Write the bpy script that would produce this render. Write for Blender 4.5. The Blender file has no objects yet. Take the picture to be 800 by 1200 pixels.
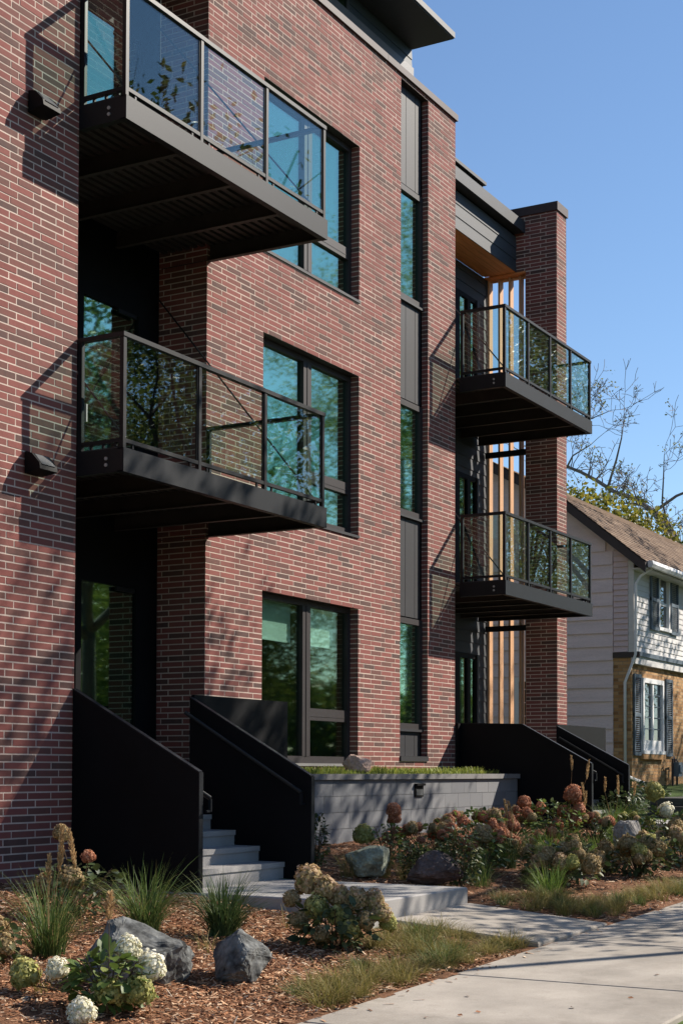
import bpy, math, random
import numpy as np
from mathutils import Vector, Matrix, noise as mnoise

random.seed(11)
rng = np.random.default_rng(11)
S = bpy.context.scene
COL = S.collection

# ------------------------------------------------------------------ camera, sky, sun, exposure
cam_d = bpy.data.cameras.new("camera")
cam = bpy.data.objects.new("camera", cam_d)
COL.objects.link(cam)
yaw, pit, rol = 0.514444957, 0.0328165, -0.003087851
fw = Vector((math.cos(yaw) * math.cos(pit), math.sin(yaw) * math.cos(pit), math.sin(pit)))
rt = Vector((math.sin(yaw), -math.cos(yaw), 0))
dn = fw.cross(rt)
c_, s_ = math.cos(rol), math.sin(rol)
right = c_ * rt + s_ * dn
down = -s_ * rt + c_ * dn
cam.matrix_world = Matrix(((right.x, -down.x, -fw.x, 0), (right.y, -down.y, -fw.y, 0), (right.z, -down.z, -fw.z, 0), (0, 0, 0, 1)))
cam_d.sensor_fit = 'VERTICAL'
cam_d.sensor_height = 36.0
cam_d.lens = 1790.51 / 1200 * 36
cam_d.shift_y = 244.2 / 1200
cam_d.clip_start = 0.1
cam_d.clip_end = 2000
S.camera = cam

SUN_DIR = Vector((-0.783, 0.561, -0.720)).normalized()      # the way the light travels
SUN_EL = math.asin(-SUN_DIR.z)
SUN_ROT = math.atan2(-SUN_DIR.x, -SUN_DIR.y)
W = bpy.data.worlds.new("World")
S.world = W
W.use_nodes = True
nt = W.node_tree
nt.nodes.clear()
sky = nt.nodes.new('ShaderNodeTexSky')
sky.sky_type = 'NISHITA'
sky.sun_disc = False
sky.sun_elevation = SUN_EL
sky.sun_rotation = SUN_ROT
sky.air_density = 1.0
sky.dust_density = 0.0
sky.ozone_density = 4.0
bg = nt.nodes.new('ShaderNodeBackground')
bg.inputs['Strength'].default_value = 0.084
wo = nt.nodes.new('ShaderNodeOutputWorld')
nt.links.new(sky.outputs[0], bg.inputs['Color'])
nt.links.new(bg.outputs[0], wo.inputs['Surface'])
sun_d = bpy.data.lights.new("sun", 'SUN')
sun_d.energy = 4.9
sun_d.angle = math.radians(0.55)
sun_d.color = (1.0, 0.92, 0.81)
sun = bpy.data.objects.new("sun", sun_d)
COL.objects.link(sun)
sun.rotation_euler = SUN_DIR.to_track_quat('-Z', 'Y').to_euler()
S.view_settings.view_transform = 'Standard'
S.view_settings.look = 'None'
S.view_settings.exposure = 0.85
S.view_settings.gamma = 1.0
S.cycles.max_bounces = 10
S.cycles.transparent_max_bounces = 24

# ------------------------------------------------------------------ helpers
class MB:
    """Collects faces; build() links them as one mesh object."""
    def __init__(s):
        s.v, s.f, s.r, s.m = [], [], [], []
        s.cr, s.cm = 0.5, 0
    def face(s, pts):
        b = len(s.v)
        s.v += [tuple(p) for p in pts]
        s.f.append(tuple(range(b, b + len(pts))))
        s.r.append(s.cr); s.m.append(s.cm)
    def hexa(s, p, skip=()):
        # p: 8 points, bottom 0-3 counter-clockwise, top 4-7
        b = len(s.v)
        s.v += [tuple(q) for q in p]
        for i, q in enumerate(((0, 3, 2, 1), (4, 5, 6, 7), (0, 1, 5, 4), (1, 2, 6, 5), (2, 3, 7, 6), (3, 0, 4, 7))):
            if i in skip: continue
            s.f.append(tuple(b + k for k in q))
            s.r.append(s.cr); s.m.append(s.cm)
        return s
    def box(s, x0, x1, y0, y1, z0, z1, skip=()):
        s.hexa([(x0, y0, z0), (x1, y0, z0), (x1, y1, z0), (x0, y1, z0), (x0, y0, z1), (x1, y0, z1), (x1, y1, z1), (x0, y1, z1)], skip)
        return s
    def bar(s, p, q, w, h, up=(0, 0, 1)):
        p, q = Vector(p), Vector(q)
        d = (q - p).normalized()
        u = Vector(up)
        a = d.cross(u)
        if a.length < 1e-4: a = d.cross(Vector((1, 0, 0)))
        a.normalize()
        b = a.cross(d)
        a *= w / 2; b *= h / 2
        s.hexa([p - a - b, p + a - b, q + a - b, q - a - b, p - a + b, p + a + b, q + a + b, q - a + b])
        return s
    def tube(s, pts, rad, n=6, cap=True):
        pts = [Vector(p) for p in pts]
        if not hasattr(rad, '__len__'): rad = [rad] * len(pts)
        base = len(s.v)
        ref = Vector((0.13, 0.31, 0.94))
        for i, p in enumerate(pts):
            d = (pts[min(i + 1, len(pts) - 1)] - pts[max(i - 1, 0)])
            if d.length < 1e-6: d = Vector((0, 0, 1))
            d.normalize()
            a = d.cross(ref)
            if a.length < 0.05: a = d.cross(Vector((1, 0, 0)))
            a.normalize()
            b = d.cross(a)
            for k in range(n):
                t = 2 * math.pi * k / n
                s.v.append(tuple(p + (a * math.cos(t) + b * math.sin(t)) * rad[i]))
        for i in range(len(pts) - 1):
            for k in range(n):
                k2 = (k + 1) % n
                s.f.append((base + i * n + k, base + i * n + k2, base + (i + 1) * n + k2, base + (i + 1) * n + k))
                s.r.append(s.cr); s.m.append(s.cm)
        if cap:
            for o in (0, (len(pts) - 1) * n):
                s.f.append(tuple(base + o + k for k in range(n)))
                s.r.append(s.cr); s.m.append(s.cm)
        return s
    def extrude_yz(s, poly, x0, x1):
        """A prism: polygon of (y, z) pushed from x0 to x1."""
        n = len(poly); b = len(s.v)
        s.v += [(x0, y, z) for y, z in poly] + [(x1, y, z) for y, z in poly]
        fs = [tuple(b + i for i in range(n)), tuple(b + n + n - 1 - i for i in range(n))]
        fs += [(b + i, b + n + i, b + n + (i + 1) % n, b + (i + 1) % n) for i in range(n)]
        for q in fs:
            s.f.append(q); s.r.append(s.cr); s.m.append(s.cm)
        return s
    def mesh(s, name, mats, smooth=False):
        me = bpy.data.meshes.new(name)
        me.from_pydata(s.v, [], s.f)
        for m in (mats if isinstance(mats, (list, tuple)) else [mats]): me.materials.append(m)
        a = me.attributes.new('rnd', 'FLOAT', 'FACE')
        a.data.foreach_set('value', np.array(s.r, dtype=np.float32))
        if isinstance(mats, (list, tuple)) and len(mats) > 1:
            me.polygons.foreach_set('material_index', np.array(s.m, dtype=np.int32))
        if smooth: me.polygons.foreach_set('use_smooth', np.ones(len(s.f), dtype=bool))
        me.update()
        return me
    def build(s, name, mats, parent=None, smooth=False, **props):
        return link(name, s.mesh(name, mats, smooth), parent, **props)

def link(name, me, parent=None, loc=None, **props):
    o = bpy.data.objects.new(name, me)
    COL.objects.link(o)
    if parent is not None:
        o.parent = parent
        if parent.type == 'EMPTY' and parent.get('world_built'):
            o.matrix_parent_inverse = Matrix.Translation(-Vector(parent.location))
    if loc is not None: o.location = loc
    for k, v in props.items(): o[k] = v
    return o

def thing(name, label, cat, loc=(0, 0, 0), group=None, rz=0.0, world=True):
    o = bpy.data.objects.new(name, None)
    COL.objects.link(o)
    o.location = loc
    o.rotation_euler = (0, 0, rz)
    o.empty_display_size = 0.2
    o['label'] = label; o['category'] = cat
    if group: o['group'] = group
    if world: o['world_built'] = 1        # its children are built in world coordinates
    return o

def numpy_mesh(name, verts, faces, mats, rnd=None, smooth=False):
    """verts (n,3), faces (m,k) arrays."""
    me = bpy.data.meshes.new(name)
    n, (m, k) = len(verts), faces.shape
    me.vertices.add(n)
    me.vertices.foreach_set('co', np.asarray(verts, dtype=np.float32).ravel())
    me.loops.add(m * k)
    me.loops.foreach_set('vertex_index', faces.astype(np.int32).ravel())
    me.polygons.add(m)
    me.polygons.foreach_set('loop_start', np.arange(0, m * k, k, dtype=np.int32))
    me.polygons.foreach_set('loop_total', np.full(m, k, dtype=np.int32))
    if smooth: me.polygons.foreach_set('use_smooth', np.ones(m, dtype=bool))
    me.materials.append(mats)
    if rnd is not None:
        a = me.attributes.new('rnd', 'FLOAT', 'FACE')
        a.data.foreach_set('value', np.asarray(rnd, dtype=np.float32))
    me.update(calc_edges=True)
    return me

# ------------------------------------------------------------------ materials
def nodes(m):
    m.use_nodes = True
    t = m.node_tree
    return t, t.nodes.get('Principled BSDF'), t.nodes.get('Material Output')

def ramp(t, stops, interp='LINEAR'):
    r = t.nodes.new('ShaderNodeValToRGB')
    r.color_ramp.interpolation = interp
    e = r.color_ramp.elements
    while len(e) < len(stops): e.new(0.5)
    for i, (p, c) in enumerate(stops):
        e[i].position = p
        e[i].color = (*c, 1)
    return r

def pos_noise(t, scale, detail=4, rough=0.55, vec=None):
    n = t.nodes.new('ShaderNodeTexNoise')
    n.inputs['Scale'].default_value = scale
    n.inputs['Detail'].default_value = detail
    n.inputs['Roughness'].default_value = rough
    if vec is None:
        g = t.nodes.new('ShaderNodeNewGeometry')
        vec = g.outputs['Position']
    t.links.new(vec, n.inputs['Vector'])
    return n

def scaled_pos(t, sx, sy, sz):
    g = t.nodes.new('ShaderNodeNewGeometry')
    v = t.nodes.new('ShaderNodeVectorMath'); v.operation = 'MULTIPLY'
    t.links.new(g.outputs['Position'], v.inputs[0])
    v.inputs[1].default_value = (sx, sy, sz)
    return v.outputs[0]

def mix_col(t, fac, a, b, mode='MIX'):
    m = t.nodes.new('ShaderNodeMix')
    m.data_type = 'RGBA'; m.blend_type = mode
    for sock, val in ((m.inputs[0], fac), (m.inputs[6], a), (m.inputs[7], b)):
        if isinstance(val, bpy.types.NodeSocket): t.links.new(val, sock)
        elif isinstance(val, (int, float)): sock.default_value = val
        else: sock.default_value = (*val, 1)
    return m.outputs[2]

def bump(t, p, height, strength, dist=0.01):
    b = t.nodes.new('ShaderNodeBump')
    b.inputs['Strength'].default_value = strength
    b.inputs['Distance'].default_value = dist
    t.links.new(height, b.inputs['Height'])
    t.links.new(b.outputs[0], p.inputs['Normal'])

def plain(name, col, rough=0.6, spec=0.4, var=0.2, vscale=3.0, bscale=60, bstr=0.1, metallic=0.0, fine=0.1, stretch=None):
    """A paint, stone or cloth with broad and fine colour variation and a little relief."""
    m = bpy.data.materials.new(name)
    t, p, o = nodes(m)
    vec = scaled_pos(t, *stretch) if stretch else None
    a = pos_noise(t, vscale, 5, 0.6, vec)
    b = pos_noise(t, bscale, 3, 0.6, vec)
    lo = tuple(c * (1 - var) for c in col); hi = tuple(min(1, c * (1 + var)) for c in col)
    r = ramp(t, [(0.3, lo), (0.7, hi)])
    t.links.new(a.outputs['Fac'], r.inputs[0])
    r2 = ramp(t, [(0.3, (1 - fine,) * 3), (0.7, (1 + fine,) * 3)])
    t.links.new(b.outputs['Fac'], r2.inputs[0])
    c = mix_col(t, 1.0, r.outputs[0], r2.outputs[0], 'MULTIPLY')
    t.links.new(c, p.inputs['Base Color'])
    p.inputs['Roughness'].default_value = rough
    p.inputs['Specular IOR Level'].default_value = spec
    p.inputs['Metallic'].default_value = metallic
    if bstr: bump(t, p, b.outputs['Fac'], bstr, 0.01)
    return m

def by_rnd(name, stops, rough=0.7, spec=0.3, nscale=25, namp=0.25, bstr=0.15, transl=0.0, interp='LINEAR'):
    """Colour picked per piece from its own random number, with mottling."""
    m = bpy.data.materials.new(name)
    t, p, o = nodes(m)
    at = t.nodes.new('ShaderNodeAttribute'); at.attribute_name = 'rnd'
    r = ramp(t, stops, interp)
    n = pos_noise(t, nscale, 4, 0.6)
    if namp:
        ma = t.nodes.new('ShaderNodeMath'); ma.operation = 'MULTIPLY_ADD'
        sb = t.nodes.new('ShaderNodeMath'); sb.operation = 'SUBTRACT'
        t.links.new(n.outputs['Fac'], sb.inputs[0]); sb.inputs[1].default_value = 0.5
        t.links.new(sb.outputs[0], ma.inputs[0]); ma.inputs[1].default_value = namp
        t.links.new(at.outputs['Fac'], ma.inputs[2])
        t.links.new(ma.outputs[0], r.inputs[0])
    else:
        t.links.new(at.outputs['Fac'], r.inputs[0])
    t.links.new(r.outputs[0], p.inputs['Base Color'])
    p.inputs['Roughness'].default_value = rough
    p.inputs['Specular IOR Level'].default_value = spec
    if bstr: bump(t, p, n.outputs['Fac'], bstr, 0.01)
    if transl:
        tr = t.nodes.new('ShaderNodeBsdfTranslucent')
        t.links.new(r.outputs[0], tr.inputs['Color'])
        mx = t.nodes.new('ShaderNodeMixShader'); mx.inputs[0].default_value = transl
        t.links.new(p.outputs[0], mx.inputs[1]); t.links.new(tr.outputs[0], mx.inputs[2])
        t.links.new(mx.outputs[0], o.inputs['Surface'])
    return m

def glass_mat(name, tint, refl, base, gain, rough=0.0, ripple=0.0):
    """A pane: clear tinted transmission and a fresnel mirror coat."""
    m = bpy.data.materials.new(name)
    t, p, o = nodes(m)
    t.nodes.remove(p)
    tr = t.nodes.new('ShaderNodeBsdfTransparent'); tr.inputs[0].default_value = (*tint, 1)
    gl = t.nodes.new('ShaderNodeBsdfGlossy'); gl.inputs['Color'].default_value = (*refl, 1)
    gl.inputs['Roughness'].default_value = rough
    fr = t.nodes.new('ShaderNodeLayerWeight'); fr.inputs['Blend'].default_value = 0.5
    pw = t.nodes.new('ShaderNodeMath'); pw.operation = 'POWER'; pw.inputs[1].default_value = 4.0
    t.links.new(fr.outputs['Facing'], pw.inputs[0])
    ma = t.nodes.new('ShaderNodeMath'); ma.operation = 'MULTIPLY_ADD'; ma.use_clamp = True
    t.links.new(pw.outputs[0], ma.inputs[0]); ma.inputs[1].default_value = gain; ma.inputs[2].default_value = base
    mx = t.nodes.new('ShaderNodeMixShader')
    t.links.new(ma.outputs[0], mx.inputs[0]); t.links.new(tr.outputs[0], mx.inputs[1]); t.links.new(gl.outputs[0], mx.inputs[2])
    t.links.new(mx.outputs[0], o.inputs['Surface'])
    if ripple:
        n = pos_noise(t, 1.3, 1, 0.4)
        b = t.nodes.new('ShaderNodeBump'); b.inputs['Strength'].default_value = ripple; b.inputs['Distance'].default_value = 0.05
        t.links.new(n.outputs['Fac'], b.inputs['Height'])
        t.links.new(b.outputs[0], gl.inputs['Normal'])
    return m

M = {}
M['brick'] = by_rnd('brick_clay', [(0.0, (.185, .062, .053)), (.3, (.225, .076, .064)), (.55, (.180, .068, .057)), (.76, (.142, .065, .054)), (.9, (.115, .061, .052)), (1.0, (.092, .054, .048))], rough=.85, spec=.2, nscale=16, namp=.35, bstr=.3)
M['mortar'] = plain('mortar', (.53, .425, .36), rough=.95, spec=.1, var=.15, bscale=120, bstr=.3)
M['dark_metal'] = plain('charcoal_painted_metal', (.0075, .009, .012), rough=.5, spec=.2, var=.2, vscale=1.5, bscale=90, bstr=.03)
M['rail_metal'] = plain('railing_painted_metal', (.009, .0088, .010), rough=.45, spec=.25, var=.12, bstr=.02)
M['underside'] = plain('primed_steel', (.035, .029, .027), rough=.6, spec=.4, var=.25)
M['black_panel'] = plain('black_steel_sheet', (.0042, .0044, .0054), rough=.6, spec=.12, var=.3, vscale=1.2, bscale=50, bstr=.02)
M['grey_panel'] = plain('grey_metal_panel', (.026, .0255, .029), rough=.55, spec=.3, var=.08, vscale=1, bstr=.02)
M['bronze'] = plain('bronze_window_frame', (.034, .0285, .029), rough=.5, spec=.25, var=.1, bstr=.02)
M['coping'] = plain('brown_metal_coping', (.062, .043, .042), rough=.6, spec=.25, var=.1, vscale=2, bstr=.03)
M['coping_grey'] = plain('grey_metal_coping', (.040, .042, .048), rough=.55, spec=.3, var=.1, vscale=2, bstr=.03)
M['flashing'] = plain('pale_flashing', (.10, .095, .097), rough=.5, spec=.4, var=.1)
M['dark_siding'] = plain('dark_lap_siding', (.040, .045, .053), rough=.62, spec=.35, var=.12, vscale=2, bscale=40, bstr=.08, stretch=(.5, .5, 6))
M['navy_siding'] = plain('blue_black_siding', (.024, .034, .043), rough=.6, spec=.35, var=.12, bstr=.05, stretch=(.5, .5, 6))
M['wood'] = plain('cedar_board', (.56, .32, .17), rough=.6, spec=.3, var=.2, vscale=3, bscale=30, bstr=.1, stretch=(8, 8, .5))
M['soffit'] = plain('stained_soffit_board', (.62, .24, .08), rough=.6, spec=.3, var=.2, vscale=3, bscale=30, bstr=.08, stretch=(.6, 9, 9))
M['interior'] = plain('dim_room_wall', (.10, .105, .09), rough=.9, spec=.1, var=.2)  # the dimness of the rooms is put into this dark wall colour
M['blind'] = plain('pale_roller_blind', (.74, .78, .74), rough=.9, spec=.1, var=.05, bstr=.02)
M['concrete'] = plain('broomed_concrete', (.335, .298, .255), rough=.88, spec=.25, var=.2, vscale=1.6, bscale=140, bstr=.22, fine=.16)
def stain(m, lo=.72):
    t = m.node_tree; p = t.nodes['Principled BSDF']
    src = p.inputs['Base Color'].links[0].from_socket
    a = pos_noise(t, .55, 6, .7); b = pos_noise(t, 4.5, 6, .75)
    r = ramp(t, [(.40, (lo, lo * .98, lo * .95)), (.56, (1, 1, 1))]); t.links.new(a.outputs['Fac'], r.inputs[0])
    r2 = ramp(t, [(.28, (.62, .60, .57)), (.42, (1, 1, 1))]); t.links.new(b.outputs['Fac'], r2.inputs[0])
    c = mix_col(t, .8, src, r.outputs[0], 'MULTIPLY')
    c = mix_col(t, .55, c, r2.outputs[0], 'MULTIPLY')
    t.links.new(c, p.inputs['Base Color'])
stain(M['concrete'])
M['concrete_grey'] = plain('step_concrete', (.31, .295, .28), rough=.85, spec=.25, var=.10, vscale=2, bscale=90, bstr=.15, fine=.08)
M['block'] = by_rnd('grey_wall_block', [(0, (.135, .139, .148)), (.5, (.165, .168, .175)), (1, (.20, .20, .205))], rough=.85, spec=.25, nscale=60, namp=.5, bstr=.2)
M['cap'] = plain('grey_cap_stone', (.185, .178, .172), rough=.85, spec=.25, var=.15, bscale=80, bstr=.2)
M['pane'] = glass_mat('coated_window_glass', (.56, .76, .64), (.62, .93, .76), .44, .5, rough=.026)
M['pane_low'] = glass_mat('lightly_coated_window_glass', (.80, .92, .88), (.60, .72, .54), .22, .5, rough=.026)
M['clear_glass'] = glass_mat('balcony_glass', (.86, .93, .90), (.92, 1.0, .98), .055, 1.0)
M['plain_glass'] = glass_mat('house_window_glass', (.35, .38, .40), (.85, .9, .95), .08, 1.0)
M['soil'] = plain('soil', (.10, .065, .045), rough=.95, spec=.1, var=.4, vscale=6, bscale=40, bstr=.5)
M['mulch_base'] = plain('shredded_mulch', (.15, .075, .042), rough=.95, spec=.1, var=.5, vscale=9, bscale=70, bstr=1.0, fine=.5)
M['mulch'] = by_rnd('bark_chip', [(0, (.055, .024, .015)), (.3, (.175, .073, .036)), (.6, (.33, .155, .078)), (.85, (.50, .31, .185)), (1, (.58, .45, .32))], rough=.9, spec=.15, nscale=60, namp=.2, bstr=0)
M['rock'] = plain('granite', (.098, .100, .096), rough=.85, spec=.25, var=.8, vscale=9, bscale=28, bstr=.5, fine=.3)
M['rock_brown'] = plain('red_granite', (.085, .062, .058), rough=.8, spec=.3, var=.45, vscale=6, bscale=30, bstr=.5, fine=.3)
M['rock_pale'] = plain('pale_granite', (.22, .205, .19), rough=.8, spec=.3, var=.3, vscale=6, bscale=30, bstr=.5, fine=.3)
M['rock_pink'] = plain('pink_granite', (.42, .29, .235), rough=.8, spec=.3, var=.2, vscale=6, bscale=30, bstr=.3, fine=.2)
M['rock_moss'] = plain('lichen_granite', (.20, .215, .165), rough=.85, spec=.25, var=.4, vscale=8, bscale=34, bstr=.5, fine=.3)
M['grass_blade'] = by_rnd('grass_blade', [(0, (.035, .065, .018)), (.45, (.080, .130, .032)), (.7, (.16, .20, .055)), (1, (.36, .30, .13))], rough=.6, spec=.3, nscale=8, namp=.15, bstr=0, transl=.3)
M['grass_dark'] = by_rnd('dark_grass_blade', [(0, (.026, .052, .018)), (.6, (.066, .105, .032)), (1, (.18, .19, .07))], rough=.6, spec=.3, nscale=8, namp=.15, bstr=0, transl=.25)
M['grass_bright'] = by_rnd('bright_grass_blade', [(0, (.07, .13, .024)), (.6, (.13, .20, .04)), (1, (.26, .28, .07))], rough=.6, spec=.3, nscale=8, namp=.15, bstr=0, transl=.35)
M['sedge'] = by_rnd('sedge_blade', [(0, (.105, .105, .026)), (.4, (.21, .185, .05)), (.7, (.29, .225, .09)), (1, (.45, .34, .17))], rough=.7, spec=.25, nscale=8, namp=.2, bstr=0, transl=.3)
M['plume'] = by_rnd('seed_plume', [(0, (.33, .20, .09)), (.6, (.50, .34, .17)), (1, (.62, .47, .27))], rough=.8, spec=.2, nscale=30, namp=.2, bstr=0, transl=.25)
M['leaf'] = by_rnd('hydrangea_leaf', [(0, (.045, .082, .018)), (.5, (.10, .150, .030)), (1, (.20, .23, .055))], rough=.5, spec=.4, nscale=30, namp=.25, bstr=.1, transl=.3)
M['leaf_dark'] = by_rnd('dark_leaf', [(0, (.026, .046, .016)), (.6, (.062, .085, .028)), (1, (.15, .14, .05))], rough=.5, spec=.35, nscale=30, namp=.25, bstr=.1, transl=.25)
M['stem'] = plain('woody_stem', (.085, .055, .032), rough=.85, spec=.2, var=.3)
M['bark'] = plain('tree_bark', (.075, .058, .048), rough=.9, spec=.15, var=.35, vscale=6, bscale=25, bstr=.6, stretch=(4, 4, .8))
M['pale_bark'] = plain('pale_tree_bark', (.20, .165, .145), rough=.9, spec=.15, var=.3)
M['tree_leaf'] = by_rnd('tree_leaf', [(0, (.030, .055, .012)), (.5, (.062, .105, .022)), (.85, (.12, .15, .03)), (1, (.20, .18, .035))], rough=.55, spec=.35, nscale=2, namp=.35, bstr=0, transl=.4)
M['far_leaf'] = by_rnd('sunlit_tree_leaf', [(0, (.075, .105, .024)), (.5, (.17, .205, .045)), (1, (.33, .31, .07))], rough=.55, spec=.3, nscale=.6, namp=.6, bstr=0, transl=.5)  # paler copy of the tree leaf, with sunlight put into its colour
M['yellow_leaf'] = by_rnd('yellow_leaf', [(0, (.070, .095, .018)), (.5, (.17, .175, .026)), (1, (.34, .27, .035))], rough=.55, spec=.35, nscale=1.2, namp=.5, bstr=0, transl=.45)
M['lawn'] = plain('lawn', (.055, .085, .022), rough=.9, spec=.1, var=.4, vscale=2, bscale=60, bstr=.6, fine=.3)
M['asphalt'] = plain('asphalt', (.050, .050, .052), rough=.9, spec=.2, var=.2, bscale=150, bstr=.3)
def bloom_mat(name, a, b, c):
    return by_rnd(name, [(0, a), (.5, b), (1, c)], rough=.7, spec=.2, nscale=9, namp=.7, bstr=0, transl=.3)
M['bloom_white'] = bloom_mat('white_petal', (.60, .58, .38), (.80, .76, .60), (.88, .85, .74))
M['bloom_lime'] = bloom_mat('lime_petal', (.25, .26, .08), (.40, .38, .12), (.50, .46, .20))
M['bloom_pink'] = bloom_mat('dusty_pink_petal', (.27, .25, .09), (.45, .32, .17), (.56, .39, .26))
M['bloom_rust'] = bloom_mat('rust_petal', (.26, .085, .040), (.48, .20, .11), (.60, .33, .21))
M['bloom_tan'] = bloom_mat('tan_petal', (.20, .165, .065), (.38, .27, .13), (.52, .39, .22))
M['mauve_siding'] = plain('mauve_lap_siding', (.70, .58, .57), rough=.75, spec=.25, var=.08, vscale=1.5, bscale=30, bstr=.06, stretch=(.6, .6, 5))
M['pink_siding'] = plain('pinkish_lap_siding', (.62, .49, .48), rough=.75, spec=.25, var=.08, bstr=.05, stretch=(.6, .6, 5))
M['white_siding'] = plain('white_lap_siding', (.60, .58, .56), rough=.7, spec=.3, var=.06, bstr=.04, stretch=(.6, .6, 5))
M['white_paint'] = plain('white_paint', (.72, .71, .70), rough=.55, spec=.4, var=.05, bstr=.02)
M['shutter'] = plain('slate_blue_paint', (.085, .115, .145), rough=.6, spec=.35, var=.12, bstr=.03)
M['shingle'] = by_rnd('asphalt_shingle', [(0, (.145, .100, .074)), (.5, (.20, .142, .104)), (1, (.255, .185, .135))], rough=.95, spec=.1, nscale=40, namp=.5, bstr=.3)
M['fascia_brown'] = plain('dark_brown_trim', (.055, .042, .040), rough=.6, spec=.3, var=.1)
M['tan_brick'] = by_rnd('tan_brick_clay', [(0, (.24, .125, .055)), (.4, (.39, .215, .095)), (.75, (.46, .27, .125)), (1, (.52, .34, .18))], rough=.9, spec=.15, nscale=20, namp=.3, bstr=.2)
M['tan_mortar'] = plain('tan_mortar', (.30, .225, .15), rough=.95, spec=.1)
M['timber'] = plain('grey_timber', (.085, .078, .072), rough=.9, spec=.2, var=.35, vscale=4, bscale=40, bstr=.3, stretch=(5, .6, 5))
M['alu'] = plain('grey_aluminium', (.36, .35, .34), rough=.5, spec=.5, var=.08)
M['lamp_lens'] = plain('lamp_lens', (.085, .088, .09), rough=.3, spec=.6, var=.05)
M['bolt'] = plain('zinc_bolt', (.32, .29, .27), rough=.4, spec=.5, var=.05)
M['sedum'] = by_rnd('sedum_leaf', [(0, (.13, .18, .03)), (.6, (.27, .32, .06)), (1, (.42, .42, .09))], rough=.6, spec=.3, nscale=6, namp=.4, bstr=0, transl=.3)

# ------------------------------------------------------------------ ground
def zs(X):
    return -1.49 + 0.0211 * (min(max(X, -40), 60) - 7.73)
def gz(X, Y):
    s = zs(X)
    if Y < -9.2: return s - 0.02
    if Y < 0.6: return s - 0.14
    if Y < 4.65: return s
    y = Y - 4.65
    return s + .30 * min(y, 3.15) / 3.15 + min(max(0, y - 3.15), 5.0) * .085

def sheet(name, xs, ys, dz, mat, bumpy=0.0, **props):
    v, f = [], []
    for y in ys:
        for x in xs:
            v.append((x, y, gz(x, y + 1e-4) + dz - (.16 if bumpy and 11.1 < x < 13.1 and y > 5.95 else 0) + (bumpy * mnoise.noise(Vector((x * 2.3, y * 2.3, 3.1))) if bumpy else 0)))
    nx = len(xs)
    for j in range(len(ys) - 1):
        for i in range(nx - 1):
            f.append((j * nx + i, j * nx + i + 1, (j + 1) * nx + i + 1, (j + 1) * nx + i))
    me = bpy.data.meshes.new(name)
    me.from_pydata(v, [], f)
    me.materials.append(mat)
    me.polygons.foreach_set('use_smooth', np.ones(len(f), dtype=bool))
    me.update()
    return link(name, me, None, **props)

sheet('ground', [-900, -300, -120, -40, -10, 0, 8, 16, 24, 32, 40, 60, 120, 300, 900], [-900, -200, -60, -9.4, -9.2, 0.45, 0.6, 2.5, 4.65, 5.2, 6, 7, 7.8, 9, 12.8, 30, 80, 300, 900], -0.03, M['lawn'], kind='structure')
sheet('road', [-120, -40, -10, 0, 10, 20, 30, 40, 60, 120], [-9.0, -4, 0.2], -0.026, M['asphalt'], kind='structure')
cb = MB()
for y in (0.42, -9.2):
    for x in range(-40, 60, 4):
        cb.hexa([(x, y, zs(x) - .4), (x + 4, y, zs(x + 4) - .4), (x + 4, y + .15, zs(x + 4) - .4), (x, y + .15, zs(x) - .4), (x, y, zs(x) - .01), (x + 4, y, zs(x + 4) - .01), (x + 4, y + .15, zs(x + 4) - .01), (x, y + .15, zs(x) - .01)])
cb.build('kerb', M['concrete_grey'], kind='structure')
xs = list(np.arange(0, 21.95, 0.12)); ys = list(np.arange(4.60, 10.2, 0.12))
sheet('mulch_bed', xs, ys, 0.0, M['mulch_base'], bumpy=0.035, kind='structure')
sheet('side_yard', [23.7, 25, 26, 28, 30, 33, 36, 40, 50], [4.65, 5.5, 6.5, 7.8, 9, 10, 12.8, 20], -0.01, M['lawn'], kind='structure')

walk = bpy.data.objects.new('sidewalk', None); COL.objects.link(walk); walk['kind'] = 'structure'; walk['world_built'] = 1
def slab(name, x0, x1, y0, y1, zf, th, mat, parent, bev=.012, **props):
    """A concrete slab with eased edges; zf(x, y) gives the top."""
    b = MB()
    P = lambda x, y, d: (x, y, zf(x, y) - d)
    g = bev
    b.face([P(x0 + g, y0 + g, 0), P(x1 - g, y0 + g, 0), P(x1 - g, y1 - g, 0), P(x0 + g, y1 - g, 0)])
    o = [(x0, y0), (x1, y0), (x1, y1), (x0, y1)]; i = [(x0 + g, y0 + g), (x1 - g, y0 + g), (x1 - g, y1 - g), (x0 + g, y1 - g)]
    for k in range(4):
        k2 = (k + 1) % 4
        b.face([P(*o[k], g), P(*o[k2], g), P(*i[k2], 0), P(*i[k], 0)])
        b.face([P(*o[k], th), P(*o[k2], th), P(*o[k2], g), P(*o[k], g)])
    return b.build(name, mat, parent, **props)
swz = lambda x, y: zs(x) + 0.012
x = 9.83 - 2.07 * 5
while x < 34:
    slab('slab', x + .006, x + 2.064, 2.75, 4.65, swz, .12, M['concrete'], walk)
    x += 2.07

# ------------------------------------------------------------------ brickwork
BL, BH, JT = 0.3165, 0.0681, 0.0135       # brick length and course with joint, joint
def cut(segs, holes):
    for h0, h1 in holes:
        out = []
        for a, b in segs:
            if h1 <= a or h0 >= b: out.append((a, b)); continue
            if h0 > a + .02: out.append((a, h0))
            if h1 < b - .02: out.append((h1, b))
        segs = out
    return segs

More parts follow.
